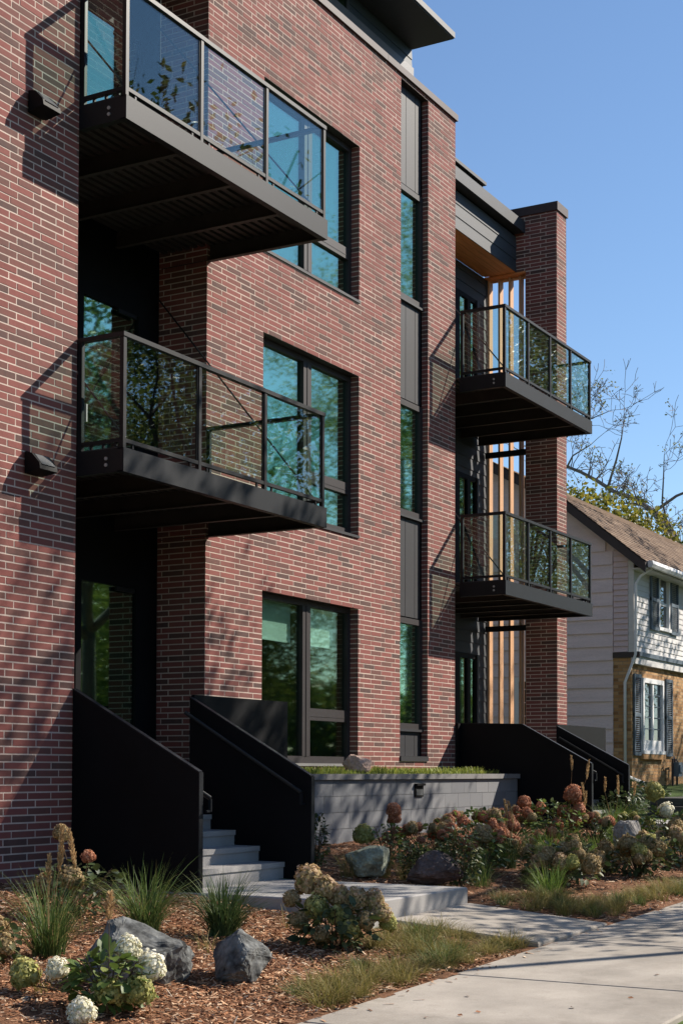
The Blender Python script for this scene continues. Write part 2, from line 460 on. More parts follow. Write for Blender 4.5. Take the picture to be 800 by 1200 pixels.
BRICK_SHARED = []
def bmesh_brick(mb, o, ux, nn, a, b, z0, z1, depth=.03):
    o = Vector(o); ux = Vector(ux); nn = Vector(nn)
    p = lambda u, z, d: tuple(o + ux * u + Vector((0, 0, z)) + nn * d)
    v = [p(a, z0, -depth), p(b, z0, -depth), p(b, z0, 0), p(a, z0, 0), p(a, z1, -depth), p(b, z1, -depth), p(b, z1, 0), p(a, z1, 0)]
    mb.hexa(v, skip=(2,))

def brick_wall(name, o, ux, nn, u0, u1, z0, z1, holes=(), parent=None, singles=None, phase=0.0, mats=('brick', 'mortar'), bl=BL, bh=BH, jt=JT, label=None, offs=(0.0, 1 / 3)):
    """A wall of single bricks over a recessed mortar bed. o: origin, ux: along, nn: outward. singles(u, z) -> True for a brick of its own."""
    O = Vector(o); U = Vector(ux); N = Vector(nn)
    # mortar bed with the openings left out
    us = sorted({u0, u1, *[min(max(h[0], u0), u1) for h in holes], *[min(max(h[1], u0), u1) for h in holes]})
    zz = sorted({z0, z1, *[min(max(h[2], z0), z1) for h in holes], *[min(max(h[3], z0), z1) for h in holes]})
    mb = MB()
    for i in range(len(us) - 1):
        for j in range(len(zz) - 1):
            cu, cz = (us[i] + us[i + 1]) / 2, (zz[j] + zz[j + 1]) / 2
            if any(h[0] < cu < h[1] and h[2] < cz < h[3] for h in holes): continue
            q = [(us[i], zz[j]), (us[i + 1], zz[j]), (us[i + 1], zz[j + 1]), (us[i], zz[j + 1])]
            mb.face([O + U * a + Vector((0, 0, z)) - N * .002 for a, z in q])
    wall = mb.build(name, M[mats[1]], parent)
    if label: wall['label'] = label
    rest = MB()
    n_single = 0
    row = 0
    z = math.floor(z0 / bh) * bh
    while z < z1 - .02:
        za, zb = max(z + jt / 2, z0), min(z + bh - jt / 2, z1)
        if zb - za < .015: z += bh; row += 1; continue
        ri = int(round(z / bh))
        off = phase + offs[ri % 2] * bl
        k0 = math.floor((u0 - off) / bl) - 1
        hz = [(h[0] - .0, h[1] + .0) for h in holes if h[2] < (za + zb) / 2 < h[3]]
        u = off + k0 * bl
        while u < u1:
            a, b = max(u + jt * .53, u0), min(u + bl - jt * .53, u1)
            if b - a > .02:
                for (p, q) in cut([(a, b)], hz):
                    if q - p < .02: continue
                    full = abs((q - p) - (bl - jt * 1.06)) < 1e-5 and abs((zb - za) - (bh - jt)) < 1e-5
                    if singles and full and n_single < 300 and singles(p, za):
                        if not BRICK_SHARED:
                            for k in range(14):
                                m1 = MB(); m1.cr = (k + .5) / 14
                                bmesh_brick(m1, (0, 0, 0), (1, 0, 0), (0, -1, 0), 0, bl - jt * 1.06, 0, bh - jt)
                                BRICK_SHARED.append(m1.mesh('brick', M[mats[0]]))
                        pos = O + U * p + Vector((0, 0, za)) + N * random.uniform(-.0018, .0018)
                        link('brick', random.choice(BRICK_SHARED), wall, loc=pos)
                        n_single += 1
                    else:
                        rest.cr = random.random()
                        bmesh_brick(rest, O + N * random.uniform(-.0018, .0018), U, N, p, q, za, zb)
            u += bl
        z += bh; row += 1
    if rest.f:
        rest.build('brick', M[mats[0]], wall, kind='stuff')
    return wall

# ------------------------------------------------------------------ apartment building
B, D, BR = 10.25, 10.95, 11.70             # bay front, recess back, right back wall
XL, XA, XB, XP = 11.20, 14.86, 21.75, 26.10
YLW = 9.20
ZT = 10.33
apt = thing('apartment_building', 'three storey red brick apartment building with glass balconies and tall windows', 'building', (16, 10.25, -1))

lw = brick_wall('brick_wall', (0, YLW, 0), (1, 0, 0), (0, -1, 0), 7.0, XL, -1.35, 11.2, parent=apt, phase=XL - 40 * BL,
                singles=lambda u, z: 9.95 < u and -0.95 < z < 8.2)
WZ = [(.07, 2.262), (3.25, 5.52), (6.56, 8.785)]
WX0, WX1 = 16.11, 18.60
SX0, SX1 = 19.87, 20.78
holes = [(WX0, WX1, a, b) for a, b in WZ] + [(SX0, SX1, .14, 10.28)]
bay = brick_wall('brick_wall', (0, B, 0), (1, 0, 0), (0, -1, 0), XA, XB, -.6, ZT, holes, parent=apt, phase=XA)
side = brick_wall('brick_wall', (XA, 0, 0), (0, -1, 0), (-1, 0, 0), -D, -B - .0, -.6, ZT, parent=apt, phase=-B)
def rev(u0, u1, xx, z0, z1):
    brick_wall('brick_reveal', (xx, 0, 0), (0, -1, 0), (-1, 0, 0), u0, u1, z0, z1, parent=apt, phase=u1)
for a, b in WZ: rev(-B - .16, -B, WX1, a, b)
rev(-B - .13, -B, SX1, .14, 10.28)
# plain mortar-coloured closers on the faces that look away from the street corner
cl = MB()
for a, b in WZ: cl.box(WX0 - .02, WX0 - .001, B + .004, B + .25, a, b)
cl.box(SX0 - .02, SX0 - .001, B + .004, B + .25, .14, 10.28)
cl.build('reveal_lining', M['bronze'], apt)
# steel lintels over the windows
for a, b in WZ:
    MB().box(WX0, WX1, B + .012, B + .2, b + .001, b + .02).build('lintel', M['bronze'], apt)
# far side of the bay, recess side of the left wall
brick_wall('brick_wall', (XB, 0, 0), (0, 1, 0), (1, 0, 0), B, BR, -.6, ZT, parent=apt)
brick_wall('brick_wall', (XL, 0, 0), (0, 1, 0), (1, 0, 0), YLW, D, -1.2, 11.2, parent=apt)
# brick pier
brick_wall('brick_pier', (0, B, 0), (1, 0, 0), (0, -1, 0), XP, XP + .48, -1.0, 10.31, parent=apt, phase=XP)
brick_wall('brick_pier', (XP, 0, 0), (0, -1, 0), (-1, 0, 0), -10.86, -B, -1.0, 9.28, parent=apt, phase=-B, bl=BL)
brick_wall('brick_pier', (XP, 0, 0), (0, -1, 0), (-1, 0, 0), -11.6, -B, 9.28, 10.31, parent=apt, phase=-B, bl=BL)
brick_wall('brick_pier', (XP + .48, 0, 0), (0, 1, 0), (1, 0, 0), B, 10.86, -1.0, 10.31, parent=apt)
MB().box(XP + .01, XP + .47, B + .02, 10.84, -1, 10.3).box(XP + .01, XP + .47, 10.84, 11.6, 9.29, 10.3).build('pier_core', M['mortar'], apt)
# copings
for x0, x1 in ((14.3, 17.0), (17.0, 19.4), (19.4, 21.79)):
    MB().box(x0 + .004, x1 - .004, B - .035, B + .40, ZT, ZT + .10).build('coping', M['coping'], apt)
MB().box(XP - .03, XP + .51, B - .03, 11.2, 10.312, 10.47).build('coping', M['coping'], apt)
MB().box(6.9, XL + .03, YLW - .03, YLW + .4, 11.2, 11.32).build('coping', M['coping'], apt)
# building mass behind the walls, with floors
mass = MB()
mass.box(7.0, XA - .02, 12.4, 24, -1.2, 10.9)
mass.box(XA - .02, XB - .02, 11.9, 24, -1.2, 10.2)
mass.box(XB - .02, 26.28, 12.9, 24, -1.2, 10.0)
mass.box(7.0, XL - .05, YLW + .06, 12.4, -1.2, 11.1)
mass.build('inner_mass', M['interior'], apt)

def window(x0, x1, z0, z1, yf, lights, label=None, blinds=False, fw_=.075):
    """lights: list of (x0, x1, transom z0, z1 or None). A framed window with panes and a dim room behind it."""
    f = MB()
    y0, y1 = yf, yf + .09
    f.box(x0, x1, y0, y1, z0, z0 + fw_ + .02); f.box(x0, x1, y0, y1, z1 - fw_, z1)
    f.box(x0, x0 + fw_, y0 + .002, y1, z0 + fw_ + .02, z1 - fw_)
    f.box(x1 - fw_, x1, y0 + .002, y1, z0 + fw_ + .02, z1 - fw_)
    for i in range(len(lights) - 1):
        a, b = lights[i][1], lights[i + 1][0]
        f.box(a, b, y0 - .004, y1, z0 + fw_ + .02, z1 - fw_)
        f.box((a + b) / 2 - .012, (a + b) / 2 + .012, y0 - .012, y0 - .004, z0 + fw_ + .02, z1 - fw_)
    panes = []
    for a, b, t0, t1 in lights:
        a_, b_ = max(a, x0 + fw_), min(b, x1 - fw_)
        if t0 is not None:
            f.box(a_, b_, y0 - .002, y1, t0, t1)
            f.box(a_, b_, y0 - .006, y0 - .002, t0 + .05, t0 + .06)
            panes += [(a_, b_, z0 + fw_ + .02, t0), (a_, b_, t1, z1 - fw_)]
        else: panes.append((a_, b_, z0 + fw_ + .02, z1 - fw_))
    w = f.build('window', M['bronze'], apt)
    if label: w['label'] = label
    for a, b, c, d in panes:
        tx, tz = random.uniform(-.0022, .0022), random.uniform(-.0018, .0018)     # each pane sits a hair out of true
        yy = lambda px_, pz_, o_: yf + .045 + o_ + tx * (px_ - (a + b) / 2) + tz * (pz_ - (c + d) / 2)
        a_, b_, c_, d_ = a - .01, b + .01, c - .01, d + .01
        MB().hexa([(a_, yy(a_, c_, 0), c_), (b_, yy(b_, c_, 0), c_), (b_, yy(b_, c_, .015), c_), (a_, yy(a_, c_, .015), c_),
                   (a_, yy(a_, d_, 0), d_), (b_, yy(b_, d_, 0), d_), (b_, yy(b_, d_, .015), d_), (a_, yy(a_, d_, .015), d_)]).build('pane', M['pane_low' if blinds else 'pane'], w)
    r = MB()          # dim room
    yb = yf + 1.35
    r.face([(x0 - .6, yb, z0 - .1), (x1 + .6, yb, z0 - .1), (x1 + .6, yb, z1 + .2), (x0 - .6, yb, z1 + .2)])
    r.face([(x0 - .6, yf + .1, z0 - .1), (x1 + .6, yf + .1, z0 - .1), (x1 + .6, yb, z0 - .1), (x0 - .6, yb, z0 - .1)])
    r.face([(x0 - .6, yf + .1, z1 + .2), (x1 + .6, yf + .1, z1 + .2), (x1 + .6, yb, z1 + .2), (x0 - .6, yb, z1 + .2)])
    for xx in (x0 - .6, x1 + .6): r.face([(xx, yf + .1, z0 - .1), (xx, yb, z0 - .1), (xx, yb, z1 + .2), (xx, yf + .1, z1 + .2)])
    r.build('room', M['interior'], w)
    if blinds:
        for a, b, *_ in lights:
            a_, b_ = max(a, x0 + fw_), min(b, x1 - fw_)
            MB().box(a_ + .03, b_ - .1, yf + .13, yf + .135, z1 - .56, z1 - .02).box(a_ + .03, b_ - .1, yf + .125, yf + .14, z1 - .58, z1 - .56).build('blind', M['blind'], w)
    return w

for i, (a, b) in enumerate(WZ):
    window(WX0 + .002, WX1 - .003, a + .025, b - .002, B + .125, [(WX0, 17.30, None, None), (17.50, WX1, a + .60, a + .76)], blinds=(i == 0))
    MB().box(WX0 - .0, WX1 - .0, B - .02, B + .125, a - .012, a + .024).build('window_sill', M['grey_panel'] if i else M['cap'], apt)

# tall slot of stacked windows and standing-seam panels
YS = B + .101
def panel(z0, z1):
    xs_ = (SX0 + .002, 20.226, 20.537, SX1 - .06)
    for k in range(3):
        b = MB()
        b.box(xs_[k] + .006, xs_[k + 1] - .006, YS, YS + .03, z0, z1)
        b.build('metal_panel', M['grey_panel'], apt)
    MB().box(SX0, SX1 - .001, YS + .03, YS + .05, z0, z1).build('panel_backing', M['black_panel'], apt)
    MB().box(SX1 - .056, SX1 - .001, YS + .004, YS + .03, z0, z1).build('panel_trim', M['black_panel'], apt)
panel(8.80, 10.28)
for z0, z1, p0, p1 in ((7.03, 8.78, 5.56, 7.01), (3.79, 5.54, 2.30, 3.77), (.60, 2.28, .22, .58)):
    window(SX0 + .003, SX1 - .003, z0, z1, YS - .012, [(SX0, SX1, None, None)], fw_=.085)
    MB().box(SX0 + .002, SX1 - .03, YS - .045, YS + .03, z0 - .016, z0 + .018).build('window_sill', M['grey_panel'], apt)
    panel(p0, p1)
MB().box(SX0 + .001, SX1 - .001, B - .02, YS + .03, .14, .215).build('window_sill', M['grey_panel'], apt)
MB().box(SX0 + .001, SX1 - .001, B + .02, YS + .03, 10.281, 10.325).build('lintel', M['bronze'], apt)

# left recess: black wall, glazed doors
FL = [-.315, 2.965, 6.265]
rw = MB()
rw.box(XL + .006, 12.3, D, D + .05, -1, 10.9); rw.box(14.50, XA - .008, D, D + .05, -1, 10.9)
for a, b in ((-1, FL[0]), (2.20, FL[1]), (5.44, FL[2]), (8.74, 10.9)): rw.box(12.3, 14.50, D, D + .05, a, b)
recess = rw.build('recess_wall', M['black_panel'], apt)
for i, z in enumerate(FL):
    z1 = (2.20, 5.44, 8.74)[i]
    d = MB()
    d.box(12.3, 14.5, D - .02, D + .05, z1 - .07, z1); d.box(12.3, 14.5, D - .02, D + .05, z, z + .09)
    for x0, x1 in ((12.3, 12.37), (13.33, 13.42), (14.43, 14.5)): d.box(x0, x1, D - .02, D + .05, z + .09, z1 - .07)
    dr = d.build('balcony_door' if i else 'entry_door', M['black_panel'], apt)
    for x0, x1 in ((12.37, 13.33), (13.42, 14.43)):
        MB().box(x0, x1, D + .01, D + .022, z + .09, z1 - .07).build('pane', M['pane'], dr)
    MB().box(14.02, 14.36, D - .05, D - .02, z1 - .13, z1 - .085).build('door_closer', M['rail_metal'], dr)
    MB().box(13.44, 13.46, D - .05, D - .02, z + .95, z + 1.15).build('handle', M['alu'], dr)
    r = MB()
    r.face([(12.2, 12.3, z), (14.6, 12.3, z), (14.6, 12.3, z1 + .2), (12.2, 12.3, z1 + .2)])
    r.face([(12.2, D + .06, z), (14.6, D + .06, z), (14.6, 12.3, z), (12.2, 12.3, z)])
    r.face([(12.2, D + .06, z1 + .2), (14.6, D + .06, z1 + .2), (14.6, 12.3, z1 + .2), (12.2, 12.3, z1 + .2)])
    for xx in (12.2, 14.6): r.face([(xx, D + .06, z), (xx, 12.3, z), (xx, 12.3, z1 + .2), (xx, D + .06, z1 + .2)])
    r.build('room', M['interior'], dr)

def balcony(x0, x1, yf, yb, ys_l, zt, bays, label):
    """Bolted-on balcony: steel channels, joists, ribbed deck, posts, rails, glass."""
    zb = zt - .225
    f = MB().box(x0, x1, yf, yf + .012, zb, zt)                                     # front channel web and flanges
    f.box(x0, x1, yf + .012, yf + .075, zb, zb + .012); f.box(x0, x1, yf + .012, yf + .075, zt - .012, zt)
    bal = f.build('balcony', M['dark_metal'], apt, label=label)
    sd = MB().box(x0, x0 + .012, yf + .012, ys_l, zb + .002, zt - .002).box(x0 + .012, x0 + .07, yf + .08, ys_l, zb + .002, zb + .014)
    sd.build('side_channel', M['rail_metal'], bal)
    MB().box(x1 - .012, x1, yf + .012, yb, zb + .002, zt - .002).box(x1 - .07, x1 - .012, yf + .08, yb, zb + .002, zb + .014).build('side_channel', M['underside'], bal)
    for dz in (.075, .135):
        b = MB().tube([(x0 - .012, yf + .20, zb + dz), (x0, yf + .20, zb + dz)], .017, 8)
        b.build('bolt', M['bolt'], bal)
    n = bays + 1 if bays > 3 else 4
    for k in range(1, n):
        xj = x0 + (x1 - x0) * k / n
        MB().box(xj - .006, xj + .006, yf + .076, yb, zb + .012, zt - .045).box(xj - .03, xj + .03, yf + .08, yb, zb + .002, zb + .012).build('joist', M['underside'], bal)
    dk = MB().box(x0 + .013, x1 - .013, yf + .076, yb, zt - .012, zt + .012)
    y = yf + .1
    while y < yb - .06:
        dk.box(x0 + .015, x1 - .015, y, y + .055, zt - .043, zt - .012); y += .11
    dk.build('deck', M['underside'], bal)
    # railing
    R = M['rail_metal']
    zr = zt + 1.07
    px = [x0 + .03 + (x1 - .05 - x0 - .03) * k / bays for k in range(bays + 1)]
    yp = yf + .035
    for xk in px: MB().box(xk - .022, xk + .022, yp - .022, yp + .022, zt, zr - .03).build('post', R, bal)
    MB().box(px[0] - .03, px[-1] + .03, yp - .03, yp + .03, zr - .03, zr + .012).build('top_rail', R, bal)
    b = MB().box(px[0] + .022, px[-1] - .022, yp - .018, yp + .018, zt + .055, zt + .092)
    for k in range(bays):
        for u in (.12, .88):
            xx = px[k] + (px[k + 1] - px[k]) * u
            b.box(xx - .012, xx + .012, yp - .010, yp + .010, zt + .012, zt + .055)
    b.build('bottom_rail', R, bal)
    for k in range(bays):
        MB().box(px[k] + .03, px[k + 1] - .03, yp - .005, yp + .005, zt + .092, zr - .03).build('glass_panel', M['clear_glass'], bal)
        for s, xx in ((1, px[k] + .03), (-1, px[k + 1] - .03)):
            MB().box(xx - .008, xx + .008, yp - .012, yp + .012, zt + .092, zr - .03).build('glazing_channel', R, bal)
    for xs_, ye in ((px[0], ys_l), (px[-1], yb if yb < B + .3 else B)):
        nb = 1 if ye - yf < 1.0 else 2
        yq = [yp + (ye - .03 - yp) * k / nb for k in range(nb + 1)]
        for yk in yq[1:]: MB().box(xs_ - .022, xs_ + .022, yk - .022, yk + .022, zt, zr - .03).build('post', R, bal)
        MB().box(xs_ - .03, xs_ + .03, yp + .032, ye - .004, zr - .03, zr + .011).build('top_rail', R, bal)
        b = MB().box(xs_ - .018, xs_ + .018, yp + .022, ye - .052, zt + .055, zt + .092)
        for k in range(3):
            yy = yp + .08 + (ye - .15 - yp) * k / 2.6
            b.box(xs_ - .012, xs_ + .012, yy - .012, yy + .012, zt + .012, zt + .055)
        b.build('bottom_rail', R, bal)
        for k in range(nb):
            MB().box(xs_ - .005, xs_ + .005, yq[k] + .03, yq[k + 1] - .03, zt + .092, zr - .03).build('glass_panel', M['clear_glass'], bal)
    return bal

bl1 = balcony(11.195, 14.93, 8.64, D - .03, YLW - .004, FL[1] + .012, 3, 'lower balcony over the near entry stair')
bl2 = balcony(11.195, 14.93, 8.64, D - .03, YLW - .004, FL[2] + .012, 3, 'upper balcony over the near entry stair')
br1 = balcony(21.91, 25.78, 9.456, BR - .03, B - .004, FL[1] + .012, 4, 'lower balcony beside the brick pier')
br2 = balcony(21.91, 25.78, 9.456, BR - .03, B - .004, FL[2] - .02, 4, 'upper balcony beside the brick pier')
for bal, xr, z in ((bl1, 14.75, FL[1]), (bl2, 14.75, FL[2]), (bl1, 11.33, FL[1]), (bl2, 11.33, FL[2])):
    MB().tube([(xr, 10.93, z + 2.75), (xr, 8.72, z + .12)], .011, 6).build('tension_rod', M['rail_metal'], bal)
for bal, xr, z in ((br1, 22.05, FL[1]), (br2, 22.05, FL[2])):
    MB().tube([(xr, 11.68, z + 2.75), (xr, 9.56, z + .12)], .011, 6).build('tension_rod', M['rail_metal'], bal)
# deck slab over the left recess top
MB().box(XL + .004, XA - .004, 9.3, D - .002, 9.62, 9.9).build('recess_ceiling', M['black_panel'], apt)

# right wing: back wall of lap boards, door, soffit, fascia, roof edge, beam, slats
def boards(name, x0, x1, y, z0, z1, h, mat, parent, holes=(), proud=.016):
    """Lap siding facing the street, each board its own piece."""
    z = z0
    while z < z1 - .02:
        zt_ = min(z + h, z1)
        for a, b in cut([(x0, x1)], [(q[0], q[1]) for q in holes if q[2] < (z + zt_) / 2 < q[3]]):
            m = MB()
            m.hexa([(a, y - proud, z), (b, y - proud, z), (b, y + .02, z), (a, y + .02, z), (a, y - .004, zt_), (b, y - .004, zt_), (b, y + .02, zt_), (a, y + .02, zt_)])
            m.build('siding_board', mat, parent)
        z += h
bw = MB().box(XB - .02, 26.28, BR + .03, BR + .9, -1, 9.28).build('siding_wall', M['black_panel'], apt)
dh = []
for z in FL:
    dh.append((23.3, 25.78, z, z + (2.45 if z < 6 else 2.47)))
boards('siding_wall', XB + .01, 26.16, BR, -.4, 9.27, .212, M['dark_siding'], bw, dh)
MB().box(26.165, 26.29, BR - .022, BR + .03, -.4, 9.27).build('corner_board', M['dark_siding'], bw)
for i, z in enumerate(FL):
    z1 = z + (2.45 if z < 6 else 2.47)
    d = MB()
    d.box(23.3, 25.7, BR - .03, BR + .03, z1 - .08, z1); d.box(23.3, 25.7, BR - .03, BR + .03, z, z + .09)
    for x0, x1 in ((23.3, 23.38), (24.78, 24.96), (25.29, 25.43), (25.64, 25.70)): d.box(x0, x1, BR - .03, BR + .03, z + .09, z1 - .08)
    dr = d.build('balcony_door' if i else 'entry_door', M['black_panel'], apt)
    for x0, x1 in ((23.38, 24.78), (24.96, 25.29), (25.43, 25.64)):
        MB().box(x0, x1, BR, BR + .012, z + .09, z1 - .08).build('pane', M['pane'], dr)
    MB().box(25.70, 25.78, BR - .045, BR + .03, z, z1).build('door_trim', M['coping_grey'], dr)
# soffit boards and fascia boards
MB().box(26.092, 26.42, 10.87, BR - .005, 9.252, 9.279).build('soffit', M['soffit'], apt)
sf = MB().box(XB + .002, 26.09, 11.06, BR + .03, 9.30, 9.34).build('soffit', M['soffit'], apt)
y = 11.06
while y < BR - .02:
    MB().box(XB + .004, 26.09, y + .003, min(y + .128, BR - .024), 9.282, 9.30).build('soffit_board', M['soffit'], sf)
    y += .13
fa = MB().box(XB + .002, 26.095, 11.085, 11.2, 9.345, 10.0).build('fascia', M['black_panel'], apt)
boards('fascia', XB + .004, 26.095, 11.06, 9.285, 9.95, .222, M['dark_siding'], fa)
MB().box(XB + .002, 26.2, 10.88, 11.4, 10.0, 10.03).box(XB + .002, 26.2, 10.87, 10.90, 9.985, 10.20).box(XB + .002, 26.2, 10.90, 11.4, 10.17, 10.2).build('roof_edge', M['coping_grey'], apt)
MB().box(20, 26.7, 12.0, 12.3, 10.2, 11.30).build('upper_roof', M['black_panel'], apt)
MB().box(19.9, 26.75, 11.94, 12.4, 11.30, 11.36).build('coping', M['coping_grey'], apt)
MB().box(XP - .03, XP + .03, 10.86, BR - .03, 5.845, 5.95).build('beam', M['rail_metal'], apt)
MB().box(XP - .03, XP + .03, 10.86, BR - .03, 2.59, 2.69).build('beam', M['rail_metal'], apt)
MB().box(XB + .01, 26.1, B - .3, BR - .02, -.5, FL[0]).build('porch_floor', M['concrete_grey'], apt)
scr = MB().box(26.28, 26.30, 10.88, BR - .03, 9.215, 9.25).build('slat_screen', M['wood'], apt)
for y in (11.665, 11.45, 11.24, 11.03, 10.90):
    MB().box(26.22, 26.375, y - .02, y + .02, -.35, 9.25).build('slat', M['wood'], scr)

# rooftop storey
ph = MB().box(6, 23.60, 12.0, 20, 10.3, 12.67).build('penthouse', M['navy_siding'], apt)
phw = (18.0, 21.25, 12.34, 12.64)
boards('penthouse', 6, 23.62, 11.98, 12.30, 12.67, .185, M['navy_siding'], ph, [phw])
MB().box(18.0, 21.25, 11.97, 11.985, 12.34, 12.64).build('pane', M['pane'], ph)
MB().box(21.25, 21.33, 11.95, 11.985, 12.30, 12.66).build('window_frame', M['coping_grey'], ph)
MB().box(6, 23.63, 11.94, 11.978, 10.4, 12.33).build('flashing', M['flashing'], ph)
MB().box(5, 23.65, 11.18, 21, 12.68, 12.70).box(5, 23.67, 11.16, 21, 12.70, 12.80).build('eave', M['coping_grey'], ph)

# wall lamps on the left wall (things fixed to the building but things of their own)
for z, lab in ((6.05, 'black wedge wall lamp high on the brick beside the upper balcony'), (2.76, 'black wedge wall lamp on the brick beside the lower balcony')):
    t = thing('wall_lamp', lab, 'wall lamp', (10.57, YLW, z), 'wedge lamps on the brick wall')
    x0, x1 = 10.46, 10.70
    z += .0
    b = MB().box(x0 + .02, x1 - .02, YLW - .02, YLW - .003, z - .10, z + .10)
    b.build('back_plate', M['black_panel'], t)
    b = MB().extrude_yz([(YLW - .02, z + .09), (YLW - .10, z + .075), (YLW - .19, z - .02), (YLW - .20, z - .075), (YLW - .02, z - .10)], x0, x1)
    hd = b.build('hood', M['black_panel'], t)
    MB().hexa([(x0 + .03, YLW - .199, z - .03), (x1 - .03, YLW - .199, z - .03), (x1 - .03, YLW - .19, z - .03), (x0 + .03, YLW - .19, z - .03),
               (x0 + .03, YLW - .112, z + .07), (x1 - .03, YLW - .112, z + .07), (x1 - .03, YLW - .10, z + .07), (x0 + .03, YLW - .10, z + .07)]).build('lens', M['lamp_lens'], t)

# ------------------------------------------------------------------ entry stairs
def stair(xl, xr, pl, pr_, floor_z, nst, y_top, label, guard_x, guard_lab):
    t = thing('entry_stair', label, 'stairs', ((xl + xr) / 2, y_top, floor_z))
    for xx, poly, lab in ((xl, pl, 'near side guard wall'), (xr, pr_, 'far side guard wall')):
        p = MB().extrude_yz(poly, xx - .025, xx + .025).build('guard_panel', M['black_panel'], t)
        # a thin edge trim along the top and the front edge
        e = MB()
        top = [q for q in poly if q[1] > -.6]
        for a, b in zip(top[:-1], top[1:]):
            e.bar((xx, a[0], a[1] + .004), (xx, b[0], b[1] + .004), .062, .012)
        lo = [q for q in poly if q[1] <= -.6]
        f_ = top[-1]
        e.bar((xx, f_[0] - .006, f_[1]), (xx, f_[0] - .006, lo[0][1]), .062, .010, up=(0, 1, 0))
        e.build('edge_trim', M['dark_metal'], p)
    for k in range(nst):
        z1 = floor_z - .1535 * (k + 1)
        y1 = y_top - .295 * k
        MB().box(xl + .03, xr - .03, y1 - .295 - .015, y1 + .02, z1 - .05, z1).box(xl + .03, xr - .03, y1 - .295, y1 + .02, floor_z - .1535 * (nst + 1) - .1, z1 - .05).build('step', M['concrete_grey'], t)
    MB().box(xl + .03, xr + .6, y_top, D if xl < 15 else B, floor_z - 1.0, floor_z).build('landing', M['concrete_grey'], t)
    return t

pl = [(9.195, .75), (7.765, -.02), (7.745, -1.25), (9.195, -1.25)]
pr1 = [(9.24, .757), (7.765, -.06), (7.762, -1.25), (9.24, -1.25)]
st1 = stair(11.2, 13.15, pl, pr1, FL[0] + .01, 4, 9.26, 'near concrete entry stair between tall sloping black steel guard walls', 15.04, '')
MB().box(13.176, 15.04, 9.215, 9.255, -.6, .79).build('guard_panel', M['black_panel'], st1)
MB().box(15.0, 15.04, 9.256, B - .01, -.6, .79).build('guard_panel', M['black_panel'], st1)
def handrail(t, x, y0, z0, y1, z1, s):
    h = MB().tube([(x, y0, z0), (x, y1, z1)], .021, 8).build('handrail', M['rail_metal'], t, smooth=True)
    MB().bar((x, y1, z1 - .005), (x, y1, z1 - .12), .02, .03, up=(0, 1, 0)).bar((x, y1, z1 - .115), (x + s * .06, y1, z1 - .115), .02, .02).build('bracket', M['dark_metal'], h)
handrail(st1, 13.06, 9.25, .60, 7.84, -.22, 1)
handrail(st1, 11.29, 9.25, .60, 7.72, -.25, -1)
st2 = stair(21.9, 23.58, [(10.245, .747), (9.17, .72), (8.05, .114), (8.045, -1.0), (10.245, -1.0)], [(9.27, .74), (8.05, .10), (8.045, -1.0), (9.27, -1.0)], FL[0] + .01, 2, 8.85, 'far concrete entry stair with sloping black steel guard walls by the brick pier', 0, '')
MB().box(23.606, 25.87, 9.25, 9.29, -.9, .77).build('guard_panel', M['black_panel'], st2)
MB().box(21.765, 21.872, 10.20, 10.243, -1.0, .745).build('guard_panel', M['black_panel'], st2)
handrail(st2, 23.5, 9.2, .55, 8.12, -.06, 1)
handrail(st2, 21.99, 9.1, .5, 8.02, -.02, -1)
# stoops and walkways
def flat(z): return lambda x, y: z
slab('stoop', 11.16, 13.05, 6.02, 8.15, flat(-1.085), .30, M['concrete_grey'], None, kind='structure')
slab('walkway', 11.45, 13.06, 4.66, 6.01, lambda x, y: -1.25 - (6.01 - y) * .088 + (x - 11.4) * .012, .14, M['concrete'], None, kind='structure')
slab('stoop', 21.88, 23.62, 6.3, 8.5, flat(-.765), .30, M['concrete_grey'], None, kind='structure')
slab('walkway', 21.9, 23.6, 4.66, 6.29, lambda x, y: -.90 - (6.29 - y) * .15, .14, M['concrete'], None, kind='structure')

# ------------------------------------------------------------------ planter wall
plt = thing('planter', 'long grey block planter wall with a cap stone in front of the brick bay', 'planter', (17.5, 9.24, -.95))
MB().box(13.2, 21.86, 9.262, 9.45, -1.35, -.115).build('planter_core', M['cap'], plt)
blk = [None] * 10
for r in range(6):
    z0 = -.115 - .2 * (r + 1)
    xk = 13.2 + (.21 if r % 2 else 0) - .42
    while xk < 21.86:
        a, b = max(xk, 13.2), min(xk + .42, 21.86)
        if b - a > .03:
            m = MB(); m.cr = random.random()
            g = .0025
            dy = random.uniform(-.0012, .0012)
            m.box(a + g, b - g, 9.24 + dy, 9.27, z0 + g, z0 + .2 - g)
            m.build('block', M['block'], plt)
        xk += .42
xk = 13.18
while xk < 21.8:
    MB().box(xk + .003, min(xk + .91, 21.875) - .003, 9.20, 9.50, -.112, -.042).build('cap_stone', M['cap'], plt)
    xk += .91
MB().box(13.2, 21.86, 9.5, B, -.6, -.09).build('planter_soil', M['soil'], plt)
t = thing('step_light', 'small dark square step light set in the planter wall', 'light', (18.45, 9.24, -.26))
MB().box(18.33, 18.58, 9.222, 9.238, -.35, -.17).box(18.33, 18.58, 9.19, 9.222, -.20, -.17).build('housing', M['black_panel'], t)
MB().box(18.36, 18.55, 9.214, 9.222, -.33, -.25).build('lens', M['lamp_lens'], t)

